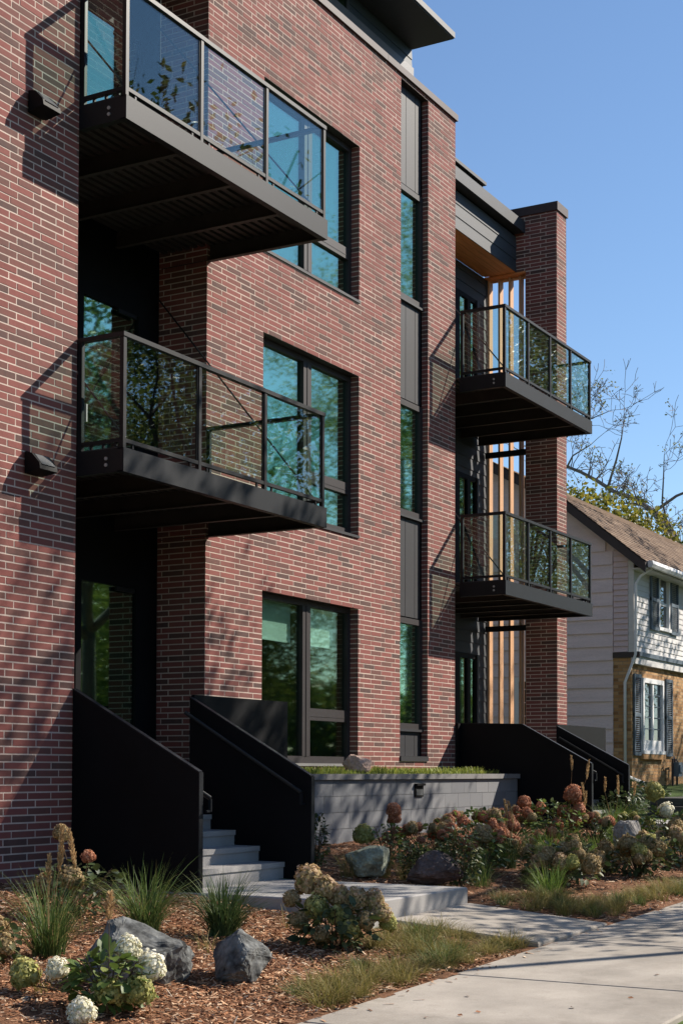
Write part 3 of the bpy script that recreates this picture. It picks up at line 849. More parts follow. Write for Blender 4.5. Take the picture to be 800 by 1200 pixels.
# ------------------------------------------------------------------ neighbour's house
HX, HY = 33.0, 11.19
hs = thing('house', 'older two storey house with mauve siding, tan brick and blue shutters behind the brick building', 'house', (HX, HY, -.4))
def gable_boards(y0, y1, z0, ztop, h, mat, parent, x, proud=.034):
    """Lap boards on the end wall facing the apartment building; ztop(y) limits them under the roof slope."""
    z = z0
    while z < max(ztop(y0), ztop(y1)):
        zt_ = z + h
        a, b = y0, y1
        # clip the board where the slope comes down
        ys_ = [y0 + (y1 - y0) * k / 60 for k in range(61)]
        ok = [yy for yy in ys_ if ztop(yy) >= zt_]
        if ok:
            a = max(y0, ok[0] - .0)
            m = MB()
            m.hexa([(x - proud, a, z), (x + .02, a, z), (x + .02, b, z), (x - proud, b, z), (x - .004, a, zt_), (x + .02, a, zt_), (x + .02, b, zt_), (x - .004, b, zt_)])
            m.build('siding_board', mat, parent)
        z = zt_
ROOF = [(10.78, 4.545), (11.13, 4.83), (12.71, 6.12), (13.71, 6.70), (14.53, 7.14), (16.5, 8.1), (19.5, 8.1 - 1.6), (22, 4.9)]
def roof_z(y):
    for (a, za), (b, zb) in zip(ROOF[:-1], ROOF[1:]):
        if a <= y <= b: return za + (zb - za) * (y - a) / (b - a)
    return -9
end = MB().extrude_yz([(11.22, -.9)] + [(y, roof_z(y) - .05) for y in (11.22, 12.71, 13.71, 14.53, 16.5, 19.5, 21.9)] + [(21.9, -.9)], HX + .02, HX + .2).build('end_wall', M['mauve_siding'], hs)
gable_boards(11.62, 21.8, -.9, lambda y: roof_z(y) - .03, .31, M['mauve_siding'], end, HX)
gable_boards(11.26, 11.60, 2.69, lambda y: roof_z(y) + .02, .128, M['pink_siding'], end, HX)
MB().box(HX - .03, HX + .05, 11.12, 11.25, 2.68, 4.86).build('corner_board', M['white_siding'], hs)
MB().box(HX - .035, HX + .05, 11.0, 11.62, 2.56, 2.68).build('belt_trim', M['fascia_brown'], hs)
fwall = MB().box(HX + .05, 47, 11.20, 11.5, -.9, 4.9).build('front_wall', M['white_siding'], hs)
win_u = (34.72, 35.58, 3.33, 4.62)
win_l = (33.62, 35.15, .42, 2.12)
hb = MB()
z = 2.70
while z < 4.85:
    for a, b in cut([(HX + .05, 46.9)], [(win_u[0], win_u[1])] if win_u[2] < z + .06 < win_u[3] else []):
        m = MB().hexa([(a, 11.13, z), (b, 11.13, z), (b, 11.2, z), (a, 11.2, z), (a, 11.145, z + .128), (b, 11.145, z + .128), (b, 11.2, z + .128), (a, 11.2, z + .128)])
        m.build('siding_board', M['white_siding'], fwall)
    z += .128
MB().box(HX - .02, 46.9, 11.06, 11.2, 2.60, 2.70).build('belt_trim', M['shutter'], hs)
MB().box(HX + .0, 46.9, 11.10, 11.2, 2.42, 2.60).build('belt_trim', M['white_siding'], hs)
brick_wall('brick_wall', (0, 11.19, 0), (1, 0, 0), (0, -1, 0), HX, 46, -.8, 2.42, [win_l], parent=hs, mats=('tan_brick', 'tan_mortar'), bl=.215, bh=.075, offs=(0, .5))
brick_wall('brick_wall', (HX, 0, 0), (0, -1, 0), (-1, 0, 0), -11.62, -11.19, -.8, 2.56, parent=hs, mats=('tan_brick', 'tan_mortar'), bl=.215, bh=.075, offs=(0, .5))
def house_window(x0, x1, z0, z1, yf, cols, rows, panel_h=0.0):
    f = MB(); w = .09
    f.box(x0, x1, yf - .05, yf + .06, z1 - w, z1 + .02); f.box(x0 - .03, x1 + .03, yf - .08, yf + .06, z0 - .02, z0 + .06)
    f.box(x0, x0 + w, yf - .05, yf + .06, z0 + .06, z1 - w); f.box(x1 - w, x1, yf - .05, yf + .06, z0 + .06, z1 - w)
    zp = z0 + .06 + panel_h
    if panel_h: f.box(x0 + w, x1 - w, yf - .02, yf + .05, z0 + .06, zp)
    o = f.build('window', M['white_paint'], hs)
    cw = (x1 - x0 - 2 * w) / cols
    for c in range(cols):
        a = x0 + w + c * cw
        if c: MB().box(a - .04, a + .04, yf - .03, yf + .05, zp, z1 - w).build('mullion', M['white_paint'], o)
        MB().box(a, a + cw, yf + .02, yf + .03, zp, z1 - w).build('pane', M['plain_glass'], o)
        for r in range(1, rows):
            zz = zp + (z1 - w - zp) * r / rows
            MB().box(a + .01, a + cw - .01, yf - .0, yf + .018, zz - (.035 if rows == 2 else .012), zz + (.035 if rows == 2 else .012)).build('muntin', M['white_paint'] if rows == 2 else M['shutter'], o)
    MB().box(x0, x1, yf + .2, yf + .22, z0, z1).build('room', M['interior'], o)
house_window(*win_u[:2], *win_u[2:], 11.15, 1, 2)
house_window(*win_l[:2], *win_l[2:], 11.17, 2, 5, .24)
def shutter(x0, x1, z0, z1, y):
    s = MB().box(x0, x1, y - .045, y - .002, z0, z0 + .08).box(x0, x1, y - .045, y - .002, z1 - .08, z1).box(x0, x1, y - .044, y - .002, (z0 + z1) / 2 - .04, (z0 + z1) / 2 + .04)
    s.box(x0, x0 + .06, y - .045, y - .002, z0 + .08, z1 - .08).box(x1 - .06, x1, y - .045, y - .002, z0 + .08, z1 - .08)
    o = s.build('shutter', M['shutter'], hs)
    l = MB(); z = z0 + .1
    while z < z1 - .1:
        l.hexa([(x0 + .06, y - .036, z), (x1 - .06, y - .036, z), (x1 - .06, y - .006, z + .02), (x0 + .06, y - .006, z + .02), (x0 + .06, y - .034, z + .008), (x1 - .06, y - .034, z + .008), (x1 - .06, y - .004, z + .028), (x0 + .06, y - .004, z + .028)])
        z += .045
    l.build('louvre', M['shutter'], o, kind='stuff')
shutter(34.12, 34.68, 3.28, 4.70, 11.125)
shutter(35.62, 36.2, 3.28, 4.70, 11.125)
shutter(33.08, 33.56, .36, 2.2, 11.185)
shutter(35.4, 35.9, .36, 2.2, 11.185)
MB().box(33.55, 35.2, 11.10, 11.18, .28, .40).build('window_sill', M['tan_brick'], hs)
# roof: sheathing and shingle courses, rake board, gutter
rf = MB()
for (a, za), (b, zb) in zip(ROOF[:-1], ROOF[1:]):
    rf.hexa([(HX - .22, a, za), (47.5, a, za), (47.5, b, zb), (HX - .22, b, zb), (HX - .22, a, za + .13), (47.5, a, za + .13), (47.5, b, zb + .13), (HX - .22, b, zb + .13)])
roof = rf.build('roof', M['fascia_brown'], hs)
sh = MB()
for (a, za), (b, zb) in zip(ROOF[:5], ROOF[1:6]):
    L = math.hypot(b - a, zb - za); n = max(1, int(L / .14))
    for k in range(n):
        p, q = k / n, (k + 1) / n
        ya, yb = a + (b - a) * p, a + (b - a) * q
        z0, z1 = za + (zb - za) * p + .132, za + (zb - za) * q + .132
        xx = HX - .25 + random.uniform(-.3, 0)
        while xx < 47.5:
            x2 = xx + random.uniform(.25, .36)
            sh.cr = random.random()
            xa, xb2 = max(xx, HX - .25), min(x2 - .004, 47.5)
            if xb2 > xa: sh.hexa([(xa, ya - .01, z0 + .004), (xb2, ya - .01, z0 + .004), (xb2, yb, z1), (xa, yb, z1), (xa, ya - .01, z0 + .016), (xb2, ya - .01, z0 + .016), (xb2, yb, z1 + .004), (xa, yb, z1 + .004)], skip=(0,))
            xx = x2
sh.build('shingle', M['shingle'], roof, kind='stuff')
rk = MB()
for (a, za), (b, zb) in zip(ROOF[:5], ROOF[1:6]):
    rk.hexa([(HX - .26, a, za - .12), (HX - .222, a, za - .12), (HX - .222, b, zb - .12), (HX - .26, b, zb - .12), (HX - .26, a, za + .10), (HX - .222, a, za + .10), (HX - .222, b, zb + .10), (HX - .26, b, zb + .10)])
rk.build('rake_board', M['fascia_brown'], hs)
MB().box(HX - .1, 47.4, 10.79, 11.14, 4.52, 4.56).build('eave_soffit', M['white_siding'], hs)
g = MB()
gp = [(10.66, 4.70), (10.64, 4.62), (10.68, 4.55), (10.76, 4.55), (10.775, 4.70)]
g.extrude_yz(gp, HX - .12, 47.4)
g.build('gutter', M['white_paint'], hs)
MB().tube([(HX + .1, 10.72, 4.56), (HX + .02, 10.98, 4.38), (HX - .02, 11.08, 4.2), (HX - .05, 11.08, 2.62), (HX - .07, 11.32, 2.0), (HX - .07, 11.32, -.45)], .032, 8).build('downspout', M['white_paint'], hs, smooth=True)
# side door frame on the end wall, seen between the slats
df = MB().box(HX - .05, HX + .0, 13.90, 14.0, -.6, 2.08).box(HX - .05, HX, 13.0, 13.1, -.6, 2.08).box(HX - .052, HX, 13.0, 14.0, 2.08, 2.18)
dfo = df.build('side_door_frame', M['white_paint'], hs)
MB().box(HX - .032, HX + .0, 13.1, 13.90, -.6, 2.08).build('side_door', M['fascia_brown'], hs)

t = thing('gas_meter', 'dark gas meter with pipes at the foot of the tan brick wall', 'gas meter', (35.56, 11.0, -.35))
MB().box(35.42, 35.74, 10.86, 11.04, -.12, .22).box(35.46, 35.70, 10.83, 10.86, -.02, .16).build('meter_body', M['shutter'], t)
MB().tube([(35.40, 11.0, -.5), (35.40, 11.0, .30), (35.52, 11.0, .34), (35.55, 11.0, .22)], .025, 6).tube([(35.9, 11.05, -.5), (35.9, 11.05, .26), (35.66, 11.0, .28), (35.64, 11.0, .22)], .025, 6).build('pipe', M['fascia_brown'], t)
t = thing('drain_pipe', 'grey drain pipe sloping down along the foot of the tan brick house', 'pipe', (33.2, 10.9, -.3))
MB().tube([(31.9, 10.9, -.13), (34.3, 10.88, -.46)], .05, 8).build('pipe_run', M['alu'], t, smooth=True)
MB().tube([(34.3, 10.88, -.46), (34.5, 10.87, -.52)], .06, 8).build('pipe_collar', M['alu'], t, smooth=True)
# timber steps towards the neighbour
t = thing('timber_retaining_wall', 'low wall of stacked grey timbers at the edge of the neighbouring yard', 'retaining wall', (25.5, 7.5, -.8))
for k in range(4):
    MB().box(25.5 + .08 * k, 25.72 + .08 * k, 4.9, 8.42 - .02 * (k % 2), -1.05 + .15 * k, -.908 + .15 * k).build('timber', M['timber'], t)
    MB().box(25.75 + .08 * k, 29, 8.2, 8.42 - .02 * (k % 2), -1.05 + .15 * k, -.908 + .15 * k).build('timber', M['timber'], t)

# ------------------------------------------------------------------ planting
def unit(v):
    return v / np.maximum(np.linalg.norm(v, axis=-1, keepdims=True), 1e-9)

def blades(n, h, spread, base_r, width, mat, name='blades', seed=0, droop=.5, seg=6, lean=(0, 0), hvar=.55):
    """One mesh of arching grass blades growing out of the origin."""
    r = np.random.default_rng(seed)
    ang = r.uniform(0, 2 * np.pi, n)
    rad = base_r * np.sqrt(r.uniform(0, 1, n))
    a2 = ang + r.normal(0, .7, n)
    hh = h * (1 - hvar * r.uniform(0, 1, n) ** 1.2)
    out = spread * r.uniform(.1, 1, n) ** .9
    dr = droop * r.uniform(.2, 1, n) * out / max(spread, 1e-3)
    w = width * r.uniform(.6, 1.2, n)
    t = np.linspace(0, 1, seg + 1)
    x = (rad * np.cos(ang))[:, None] + (np.cos(a2) * out + lean[0])[:, None] * t ** 1.8
    y = (rad * np.sin(ang))[:, None] + (np.sin(a2) * out + lean[1])[:, None] * t ** 1.8
    z = hh[:, None] * (t - dr[:, None] * t ** 3 * .75)
    side = np.stack([-np.sin(a2 + r.normal(0, .6, n)), np.cos(a2), np.zeros(n)], -1)
    ww = w[:, None] * (1 - t ** 2 * .92)[None] * .5
    c = np.stack([x, y, z], -1)
    L = c - side[:, None] * ww[..., None]; R_ = c + side[:, None] * ww[..., None]
    V = np.stack([L, R_], 2).reshape(-1, 3)
    k = np.arange(n)[:, None] * (seg + 1) * 2 + np.arange(seg)[None] * 2
    F = np.stack([k, k + 1, k + 3, k + 2], -1).reshape(-1, 4)
    rn = np.repeat(np.clip(r.normal(.45, .22, n), 0, 1), seg)
    return numpy_mesh(name, V, F, mat, rn)

def plume_mesh(L, w, seed):
    r = np.random.default_rng(seed)
    n = 170
    t = r.uniform(0, 1, n)
    ang = r.uniform(0, 2 * np.pi, n)
    rr = w * np.sin(np.pi * np.clip(t * .9 + .1, 0, 1)) * r.uniform(.3, 1, n)
    c = np.stack([rr * np.cos(ang) + .06 * L * t ** 2, rr * np.sin(ang), t * L], -1)
    d = unit(np.stack([np.cos(ang) * .5, np.sin(ang) * .5, np.ones(n)], -1)) * (.028 * r.uniform(.7, 1.3, n))[:, None]
    s = unit(np.cross(d, r.normal(size=(n, 3)))) * .0042
    V = np.stack([c - s, c + s, c + s * .6 + d, c - s * .6 + d], 1).reshape(-1, 3)
    F = np.arange(n * 4).reshape(-1, 4)
    return numpy_mesh('plume', V, F, M['plume'], r.uniform(0, 1, n))
PLUMES = [plume_mesh(.20, .011, 5), plume_mesh(.26, .012, 6)]

def grass(x, y, label, h, spread, n, mat='grass_blade', width=.0078, plumes=(), group=None, seed=None, droop=.5, base_r=.07, lean=(0, 0), name='grass_clump', cat='grass clump'):
    seed = seed if seed is not None else int(x * 100 + y * 7)
    z = gz(x, y) - .02
    t = thing(name, label, cat, (x, y, z), group, world=False)
    link('blades', blades(n, h, spread, base_r, width, M[mat], seed=seed, droop=droop, lean=lean), t)
    for i, (dx, dy, ph, lx, ly) in enumerate(plumes):
        s = MB(); s.cr = .6
        p1 = Vector((dx + lx, dy + ly, ph))
        s.tube([(dx, dy, 0), (dx + lx * .3, dy + ly * .3, ph * .55), p1], [.003, .0026, .002], 4)
        st = s.build('stalk', M['plume'], t)
        pl_ = link('plume', PLUMES[i % 2], st, loc=p1 - Vector((0, 0, .02)))
        pl_.rotation_euler = (math.radians(random.uniform(-8, 8)), math.radians(14 * lx / max(ph, .1) * 3), random.uniform(0, 6))
    return t

def bloom_mesh(kind, seed, cone=1.25, n=520, ps=.17):
    """A panicle of small four-petalled florets on a rounded cone of radius 1."""
    r = np.random.default_rng(seed)
    u = r.uniform(-.75, 1, n); ph = r.uniform(0, 2 * np.pi, n)
    s = np.sqrt(np.clip(1 - u ** 2, 0, 1))
    bump_ = 1 + .10 * np.sin(3 * ph + seed) * np.sin(4 * u + seed) + r.normal(0, .06, n)
    d = np.stack([s * np.cos(ph), s * np.sin(ph), u], -1)
    shape = np.stack([np.ones(n), np.ones(n), np.where(u > 0, cone, .8)], -1)
    c = d * shape * bump_[:, None]
    nn = unit(d + r.normal(0, .35, (n, 3)))
    a = unit(np.cross(nn, r.normal(size=(n, 3)))); b = np.cross(nn, a)
    sz = ps * r.uniform(.7, 1.25, n)[:, None]
    V = np.stack([c - a * sz, c - b * sz * .8 + nn * sz * .25, c + a * sz, c + b * sz * .8 + nn * sz * .25], 1).reshape(-1, 3)
    F = np.arange(n * 4).reshape(-1, 4)
    rn = np.clip(r.normal(.5, .25, n) + .25 * (u - .2), 0, 1)
    # inner ball so that no light shines through
    k, m = 10, 7
    vi = []
    for j in range(m + 1):
        th = np.pi * j / m
        for i in range(k):
            vi.append((.86 * np.sin(th) * np.cos(2 * np.pi * i / k), .86 * np.sin(th) * np.sin(2 * np.pi * i / k), .86 * np.cos(th) * (cone if th < 1.57 else .8)))
    fi = [(len(V) + j * k + i, len(V) + (j + 1) * k + i, len(V) + (j + 1) * k + (i + 1) % k, len(V) + j * k + (i + 1) % k) for j in range(m) for i in range(k)]
    V = np.concatenate([V, np.array(vi)]); F = np.concatenate([F, np.array(fi)])
    rn = np.concatenate([rn, np.full(len(fi), .25)])
    return numpy_mesh('flower_head', V, F, M[kind], rn)
BLOOM = {k: [bloom_mesh(k, s + i * 7) for s in range(3)] for i, k in enumerate(('bloom_white', 'bloom_lime', 'bloom_pink', 'bloom_rust', 'bloom_tan'))}

LEAF_V = np.array([(0, 0, 0), (-.26, .28, .05), (.26, .28, .05), (0, .34, 0), (-.30, .58, .04), (.30, .58, .04), (0, .66, -.01), (-.16, .84, 0), (.16, .84, 0), (0, 1.0, -.06)])
LEAF_F = [(0, 3, 1, 1), (0, 2, 3, 3), (1, 3, 6, 4), (3, 2, 5, 6), (4, 6, 9, 7), (6, 5, 8, 9)]
LEAF_T = [(0, 3, 1), (0, 2, 3), (1, 3, 6), (1, 6, 4), (3, 2, 5), (3, 5, 6), (4, 6, 7), (6, 9, 7), (6, 5, 8), (6, 8, 9)]
def leaf_cloud(n, w, h, size, mat, seed, name='foliage', zlo=.05, hollow=.35):
    """Ovate folded leaves set through a rounded shrub volume."""
    r = np.random.default_rng(seed)
    d = unit(r.normal(size=(n, 3)))
    rad = (hollow + (1 - hollow) * r.uniform(0, 1, n) ** .5)[:, None]
    c = d * rad * np.array([w / 2, w / 2, h / 2]) + np.array([0, 0, h / 2])
    c[:, 2] = np.maximum(c[:, 2], zlo * r.uniform(.5, 2, n))
    ax = unit(d * np.array([1, 1, .35]) + r.normal(0, .45, (n, 3)))
    ax[:, 2] -= .15
    ax = unit(ax)
    up = unit(np.array([0, 0, 1.0]) + r.normal(0, .4, (n, 3)))
    sd = unit(np.cross(ax, up)); nn = np.cross(sd, ax)
    sz = size * r.uniform(.6, 1.2, n)
    lv = LEAF_V
    V = c[:, None] + sz[:, None, None] * (lv[None, :, 0:1] * sd[:, None] + lv[None, :, 1:2] * ax[:, None] + lv[None, :, 2:3] * nn[:, None])
    F = (np.arange(n)[:, None, None] * len(lv) + np.array(LEAF_T)[None]).reshape(-1, 3)
    rn = np.repeat(np.clip(r.normal(.5, .22, n), 0, 1), len(LEAF_T))
    return numpy_mesh(name, V.reshape(-1, 3), F, M[mat], rn)
ONE_LEAF = []
def single_leaves(t, n, w, h, size, seed, mat='leaf', off=(0, 0)):
    """The nearest shrub's leaves, each an object of its own sharing a few meshes."""
    if not ONE_LEAF:
        for k in range(6):
            ONE_LEAF.append(numpy_mesh('leaf', LEAF_V.copy(), np.array(LEAF_T), M[mat], np.full(len(LEAF_T), .15 + .13 * k)))
    r = random.Random(seed)
    for i in range(n):
        d = Vector((r.gauss(0, 1), r.gauss(0, 1), r.gauss(0, 1))).normalized()
        q = .4 + .6 * r.random() ** .5
        c = Vector((d.x * q * w / 2 + off[0], d.y * q * w / 2 + off[1], max(.05, h / 2 + d.z * q * h / 2)))
        ax = Vector((d.x + r.gauss(0, .4), d.y + r.gauss(0, .4), d.z * .35 - .15 + r.gauss(0, .35))).normalized()
        up = Vector((r.gauss(0, .35), r.gauss(0, .35), 1)).normalized()
        sd = ax.cross(up).normalized(); nn = sd.cross(ax)
        o = link('leaf', r.choice(ONE_LEAF), t)
        s = size * r.uniform(.65, 1.2)
        o.matrix_local = Matrix(((sd.x * s, ax.x * s, nn.x * s, c.x), (sd.y * s, ax.y * s, nn.y * s, c.y), (sd.z * s, ax.z * s, nn.z * s, c.z), (0, 0, 0, 1)))

def hydrangea(x, y, label, w, h, blooms, nleaf=260, size=.085, mat='leaf', seed=1, singles=0, group=None, cat='hydrangea', name='hydrangea', loff=(0, 0)):
    """blooms: (dx, dy, z, radius, kind) relative to the base."""
    z = gz(x, y) - .01
    t = thing(name, label, cat, (x, y, z), group, world=False)
    if singles: single_leaves(t, singles, w, h, size, seed, mat, loff)
    if nleaf: link('foliage', leaf_cloud(nleaf, w, h, size, mat, seed), t, kind='stuff')
    st = MB()
    for dx, dy, bz, br, kind in blooms:
        st.tube([(dx * .12, dy * .12, 0), (dx * .5, dy * .5, bz * .6), (dx, dy, bz - br * .5)], [.007, .005, .004], 4)
    for k in range(7):
        a = k * .9 + seed
        st.tube([(0, 0, 0), (math.cos(a) * w * .22, math.sin(a) * w * .22, h * .5), (math.cos(a) * w * .38, math.sin(a) * w * .38, h * .85)], [.006, .005, .003], 4)
    st.build('stems', M['stem'], t)
    for i, (dx, dy, bz, br, kind) in enumerate(blooms):
        o = link('flower_head', BLOOM['bloom_' + kind][i % 3], t, loc=(dx, dy, bz))
        o.scale = (br, br, br * random.uniform(.9, 1.12))
        o.rotation_euler = (random.uniform(-.4, .4), random.uniform(-.4, .4), random.uniform(0, 6))
    return t

# view-plane helpers for placing shrubs' heads: rx is to the right as seen from the pavement, ry is away
def rel(rx, ry):
    return (rx * right.x + ry * fw.x, rx * right.y + ry * fw.y)
def heads(lst):
    out = []
    for rx, ry, z, r, k in lst:
        dx, dy = rel(rx, ry)
        out.append((dx, dy, z, r, k))
    return out
def rand_heads(n, w, h, r, kinds, seed, zmin=.45):
    q = random.Random(seed); out = []
    for i in range(n):
        a = q.uniform(0, 6.28); d = math.sqrt(q.random())
        z = h * (zmin + (1 - zmin) * (1 - d * d * .7) * q.uniform(.75, 1.1))
        out.append((math.cos(a) * d * w / 2, math.sin(a) * d * w / 2, z, r * q.uniform(.7, 1.2), q.choice(kinds)))
    return out

# nearest plants
hydrangea(7.20, 5.62, 'foreground hydrangea with big white and lime flower heads over bright green leaves', .48, .36,
          heads([(.10, .02, .345, .072, 'white'), (.235, -.02, .25, .085, 'white'), (-.36, .25, .20, .068, 'white'), (-.10, -.40, .045, .075, 'white'), (.02, -.16, .12, .082, 'lime'), (.18, -.12, .12, .085, 'lime'), (-.56, .28, .16, .085, 'lime')]),
          nleaf=60, size=.10, singles=150, seed=3, mat='leaf')
hydrangea(10.05, 5.72, 'full hydrangea of dusty pink and lime heads beside the concrete walkway', .66, .38,
          heads([(-0.205, .1, 0.488, 0.104, 'pink'), (-0.093, .0, 0.444, 0.081, 'pink'), (0.019, .05, 0.385, 0.081, 'pink'), (0.149, .0, 0.370, 0.077, 'pink'), (0.279, .05, 0.348, 0.077, 'pink'), (0.335, .0, 0.266, 0.072, 'pink'),
                 (-0.149, -.05, 0.311, 0.086, 'lime'), (0.000, -.08, 0.252, 0.068, 'lime'), (0.093, -.12, 0.163, 0.077, 'lime'), (-0.335, .05, 0.370, 0.063, 'tan'), (-0.112, -.18, 0.118, 0.063, 'tan'), (0.205, -.05, 0.207, 0.072, 'tan'), (0.391, .1, 0.178, 0.063, 'lime'), (-0.279, -.05, 0.207, 0.068, 'tan'), (0.074, .1, 0.326, 0.077, 'pink')]),
          nleaf=230, size=.09, seed=9, mat='leaf_dark')
hydrangea(9.50, 7.75, 'dim shrub with brown dried heads against the brick wall base', .75, .45,
          heads([(-.12, -.1, .66, .062, 'tan'), (.10, -.1, .48, .052, 'rust'), (-.02, -.2, .30, .09, 'tan'), (-.2, -.2, .25, .08, 'tan')]), nleaf=260, size=.085, seed=21, mat='leaf_dark')
hydrangea(7.55, 6.95, 'reddish dried hydrangea at the left end of the mulch bed', .55, .36,
          heads([(-.02, -.1, .30, .10, 'rust'), (.08, .0, .22, .09, 'tan'), (-.14, -.05, .36, .1, 'rust'), (-.12, -.2, .14, .09, 'tan'), (.16, -.1, .14, .07, 'tan')]), nleaf=150, size=.08, seed=31, mat='leaf_dark')
grass(8.10, 6.85, 'tall feather grass clump with tan plumes at the left of the mulch bed', .72, .62, 300, plumes=[(.02, .0, .62, rel(.05, 0)[0], rel(.05, 0)[1]), (.0, .03, .66, rel(.10, 0)[0], rel(.10, 0)[1]), (-.02, -.01, .53, rel(.0, 0)[0], rel(.0, 0)[1]), (.03, .02, .64, rel(.17, 0)[0], rel(.17, 0)[1])], seed=2, droop=.85, base_r=.11)
grass(9.40, 7.02, 'green arching grass clump in front of the black stair guard wall', .66, .66, 290, seed=4, droop=.85, base_r=.11, mat='grass_blade')
grass(9.72, 6.52, 'dense dark fountain grass clump between the boulders and the steps', .60, .52, 420, seed=6, droop=.75, base_r=.10, mat='grass_dark', width=.010)
t = thing('flower_stalk', 'single dry brown flower stalk rising in front of the big boulder', 'dry stalk', (7.05, 5.52, gz(7.05, 5.52)), world=False)
s_ = MB(); s_.cr = .2
s_.tube([(0, 0, 0), (.004, 0, .35), (.0, .0, .60)], [.004, .003, .002], 5)
s_.build('stalk', M['stem'], t)
o = link('seed_head', PLUMES[0], t, loc=(0, 0, .56)); o.scale = (1.4, 1.4, .75)

# plants by the planter and the far walk
hydrangea(13.80, 8.10, 'small dark green juniper at the foot of the planter wall', .26, .62, [], nleaf=420, size=.05, mat='leaf_dark', seed=41, name='juniper', cat='juniper')
hydrangea(14.75, 7.75, 'thin shrub with one rust red flower head in front of the planter', .42, .52,
          heads([(.06, 0, .62, .075, 'rust'), (.07, .02, .53, .07, 'rust'), (-.27, 0, .34, .11, 'lime')]), nleaf=150, size=.06, seed=43, mat='leaf')
hydrangea(15.65, 7.75, 'low hydrangea of faded rust heads along the planter wall', .95, .42, rand_heads(20, .95, .42, .066, ('rust', 'rust', 'tan'), 4), nleaf=330, size=.08, seed=45, mat='leaf_dark')
hydrangea(14.05, 6.55, 'dark upright evergreen shrub beside the mossy boulder', .42, .66, [], nleaf=620, size=.055, mat='leaf_dark', seed=47, name='evergreen_shrub', cat='shrub')
hydrangea(14.02, 7.05, 'dark small evergreen in front of the lichen covered boulder', .30, .42, [], nleaf=360, size=.05, mat='leaf_dark', seed=48, name='evergreen_shrub', cat='shrub')
hydrangea(17.0, 7.75, 'hydrangea of orange and rust heads at the right end of the planter', .95, .55, rand_heads(22, 1.0, .52, .066, ('rust', 'rust', 'tan', 'pink'), 6), nleaf=330, size=.08, seed=49, mat='leaf')
hydrangea(15.4, 6.9, 'hydrangea with pale rust heads next to the dark evergreen shrub', .5, .5, rand_heads(11, .5, .48, .062, ('rust', 'tan', 'pink'), 8), nleaf=170, size=.075, seed=51, mat='leaf')
hydrangea(19.0, 7.55, 'upright hydrangea with coral rust heads in front of the far stair', .85, .62,
          heads([(.28, 0, .66, .11, 'rust'), (.16, .0, .44, .08, 'rust'), (.36, 0, .46, .085, 'rust'), (-.36, 0, .56, .085, 'rust'), (-.14, 0, .48, .07, 'rust'), (.30, .0, .32, .08, 'rust'), (.05, -.2, .28, .075, 'rust'), (.44, .1, .36, .065, 'tan')]), nleaf=420, size=.085, seed=53, mat='leaf')
grass(16.1, 6.95, 'dark green grass tuft with one pale plume near the planter', .55, .45, 240, seed=8, mat='grass_dark', droop=.6, base_r=.12, plumes=[(0, 0, .60, .05, 0), (.04, 0, .52, .10, -.04)])
grass(17.2, 6.85, 'bright green grass tuft in the middle of the far bed', .48, .4, 220, seed=10, mat='grass_bright', droop=.6, base_r=.12)
grass(20.9, 7.35, 'bright tall grass clump with pale plumes beside the far stoop', .62, .50, 420, seed=12, mat='grass_bright', droop=.5, base_r=.20, plumes=[(-.1, 0, .70, *rel(-.10, 0)), (.0, 0, .66, *rel(.06, 0)), (.1, 0, .64, *rel(.25, 0)), (.05, 0, .45, *rel(-.45, 0))])
grass(20.2, 7.75, 'dry feather grass with tall tan plumes against the far black guard wall', .55, .40, 110, seed=14, mat='grass_blade', droop=.5, base_r=.10, plumes=[(0, 0, .98, *rel(.03, 0)), (.05, 0, .86, *rel(.22, 0)), (.0, 0, .6, *rel(.2, 0))])
hydrangea(15.25, 5.95, 'large hydrangea of brown and olive heads in the far bed by the pavement', .90, .46, rand_heads(26, 1.0, .42, .078, ('tan', 'tan', 'lime', 'pink'), 12, .3), nleaf=360, size=.085, seed=55, mat='leaf_dark')
hydrangea(17.0, 5.70, 'rounded hydrangea of olive brown heads in front of the pale boulder', 1.0, .46, rand_heads(24, 1.05, .40, .082, ('tan', 'tan', 'lime'), 14, .3), nleaf=330, size=.085, seed=57, mat='leaf_dark')
hydrangea(19.75, 6.25, 'hydrangea with two white heads and sunlit leaves behind the pale boulder', .75, .62, heads([(-.12, 0, .80, .115, 'lime'), (.0, -.05, .56, .10, 'white'), (.2, 0, .38, .12, 'tan'), (.36, -.1, .30, .12, 'tan')]), nleaf=420, size=.08, seed=59, mat='leaf')
hydrangea(18.6, 5.65, 'sunlit hydrangea with peach heads at the right edge of the bed', .9, .50, rand_heads(15, .9, .46, .085, ('tan', 'pink', 'lime'), 16, .3), nleaf=400, size=.08, seed=61, mat='leaf')
hydrangea(23.4, 8.1, 'dark clipped shrub at the corner beyond the far stair', .8, .55, [], nleaf=600, size=.08, mat='leaf_dark', seed=63, name='clipped_shrub', cat='shrub')
hydrangea(27.0, 9.6, 'dark low hedge shrub at the foot of the tan brick house', 2.2, .5, [], nleaf=900, size=.10, mat='leaf_dark', seed=65, name='low_hedge', cat='shrub')

for i, (X, Y, m_) in enumerate(((14.9, 6.75, 'grass_dark'), (16.5, 6.3, 'grass_bright'), (18.2, 6.95, 'grass_blade'), (19.7, 6.9, 'grass_bright'), (18.0, 7.35, 'grass_dark'), (20.7, 6.4, 'grass_blade'), (16.6, 7.35, 'grass_blade'), (14.3, 5.7, 'grass_bright'), (15.0, 7.25, 'grass_blade'), (20.6, 5.6, 'grass_bright'), (17.7, 6.4, 'grass_bright'), (16.0, 6.2, 'grass_blade'))):
    grass(X, Y, 'small green grass tuft between the hydrangeas of the far bed', .40 + .02 * (i % 4), .36, 190, mat=m_, seed=200 + i, droop=.6, base_r=.12, group='grass tufts in the far bed', name='grass_tuft')
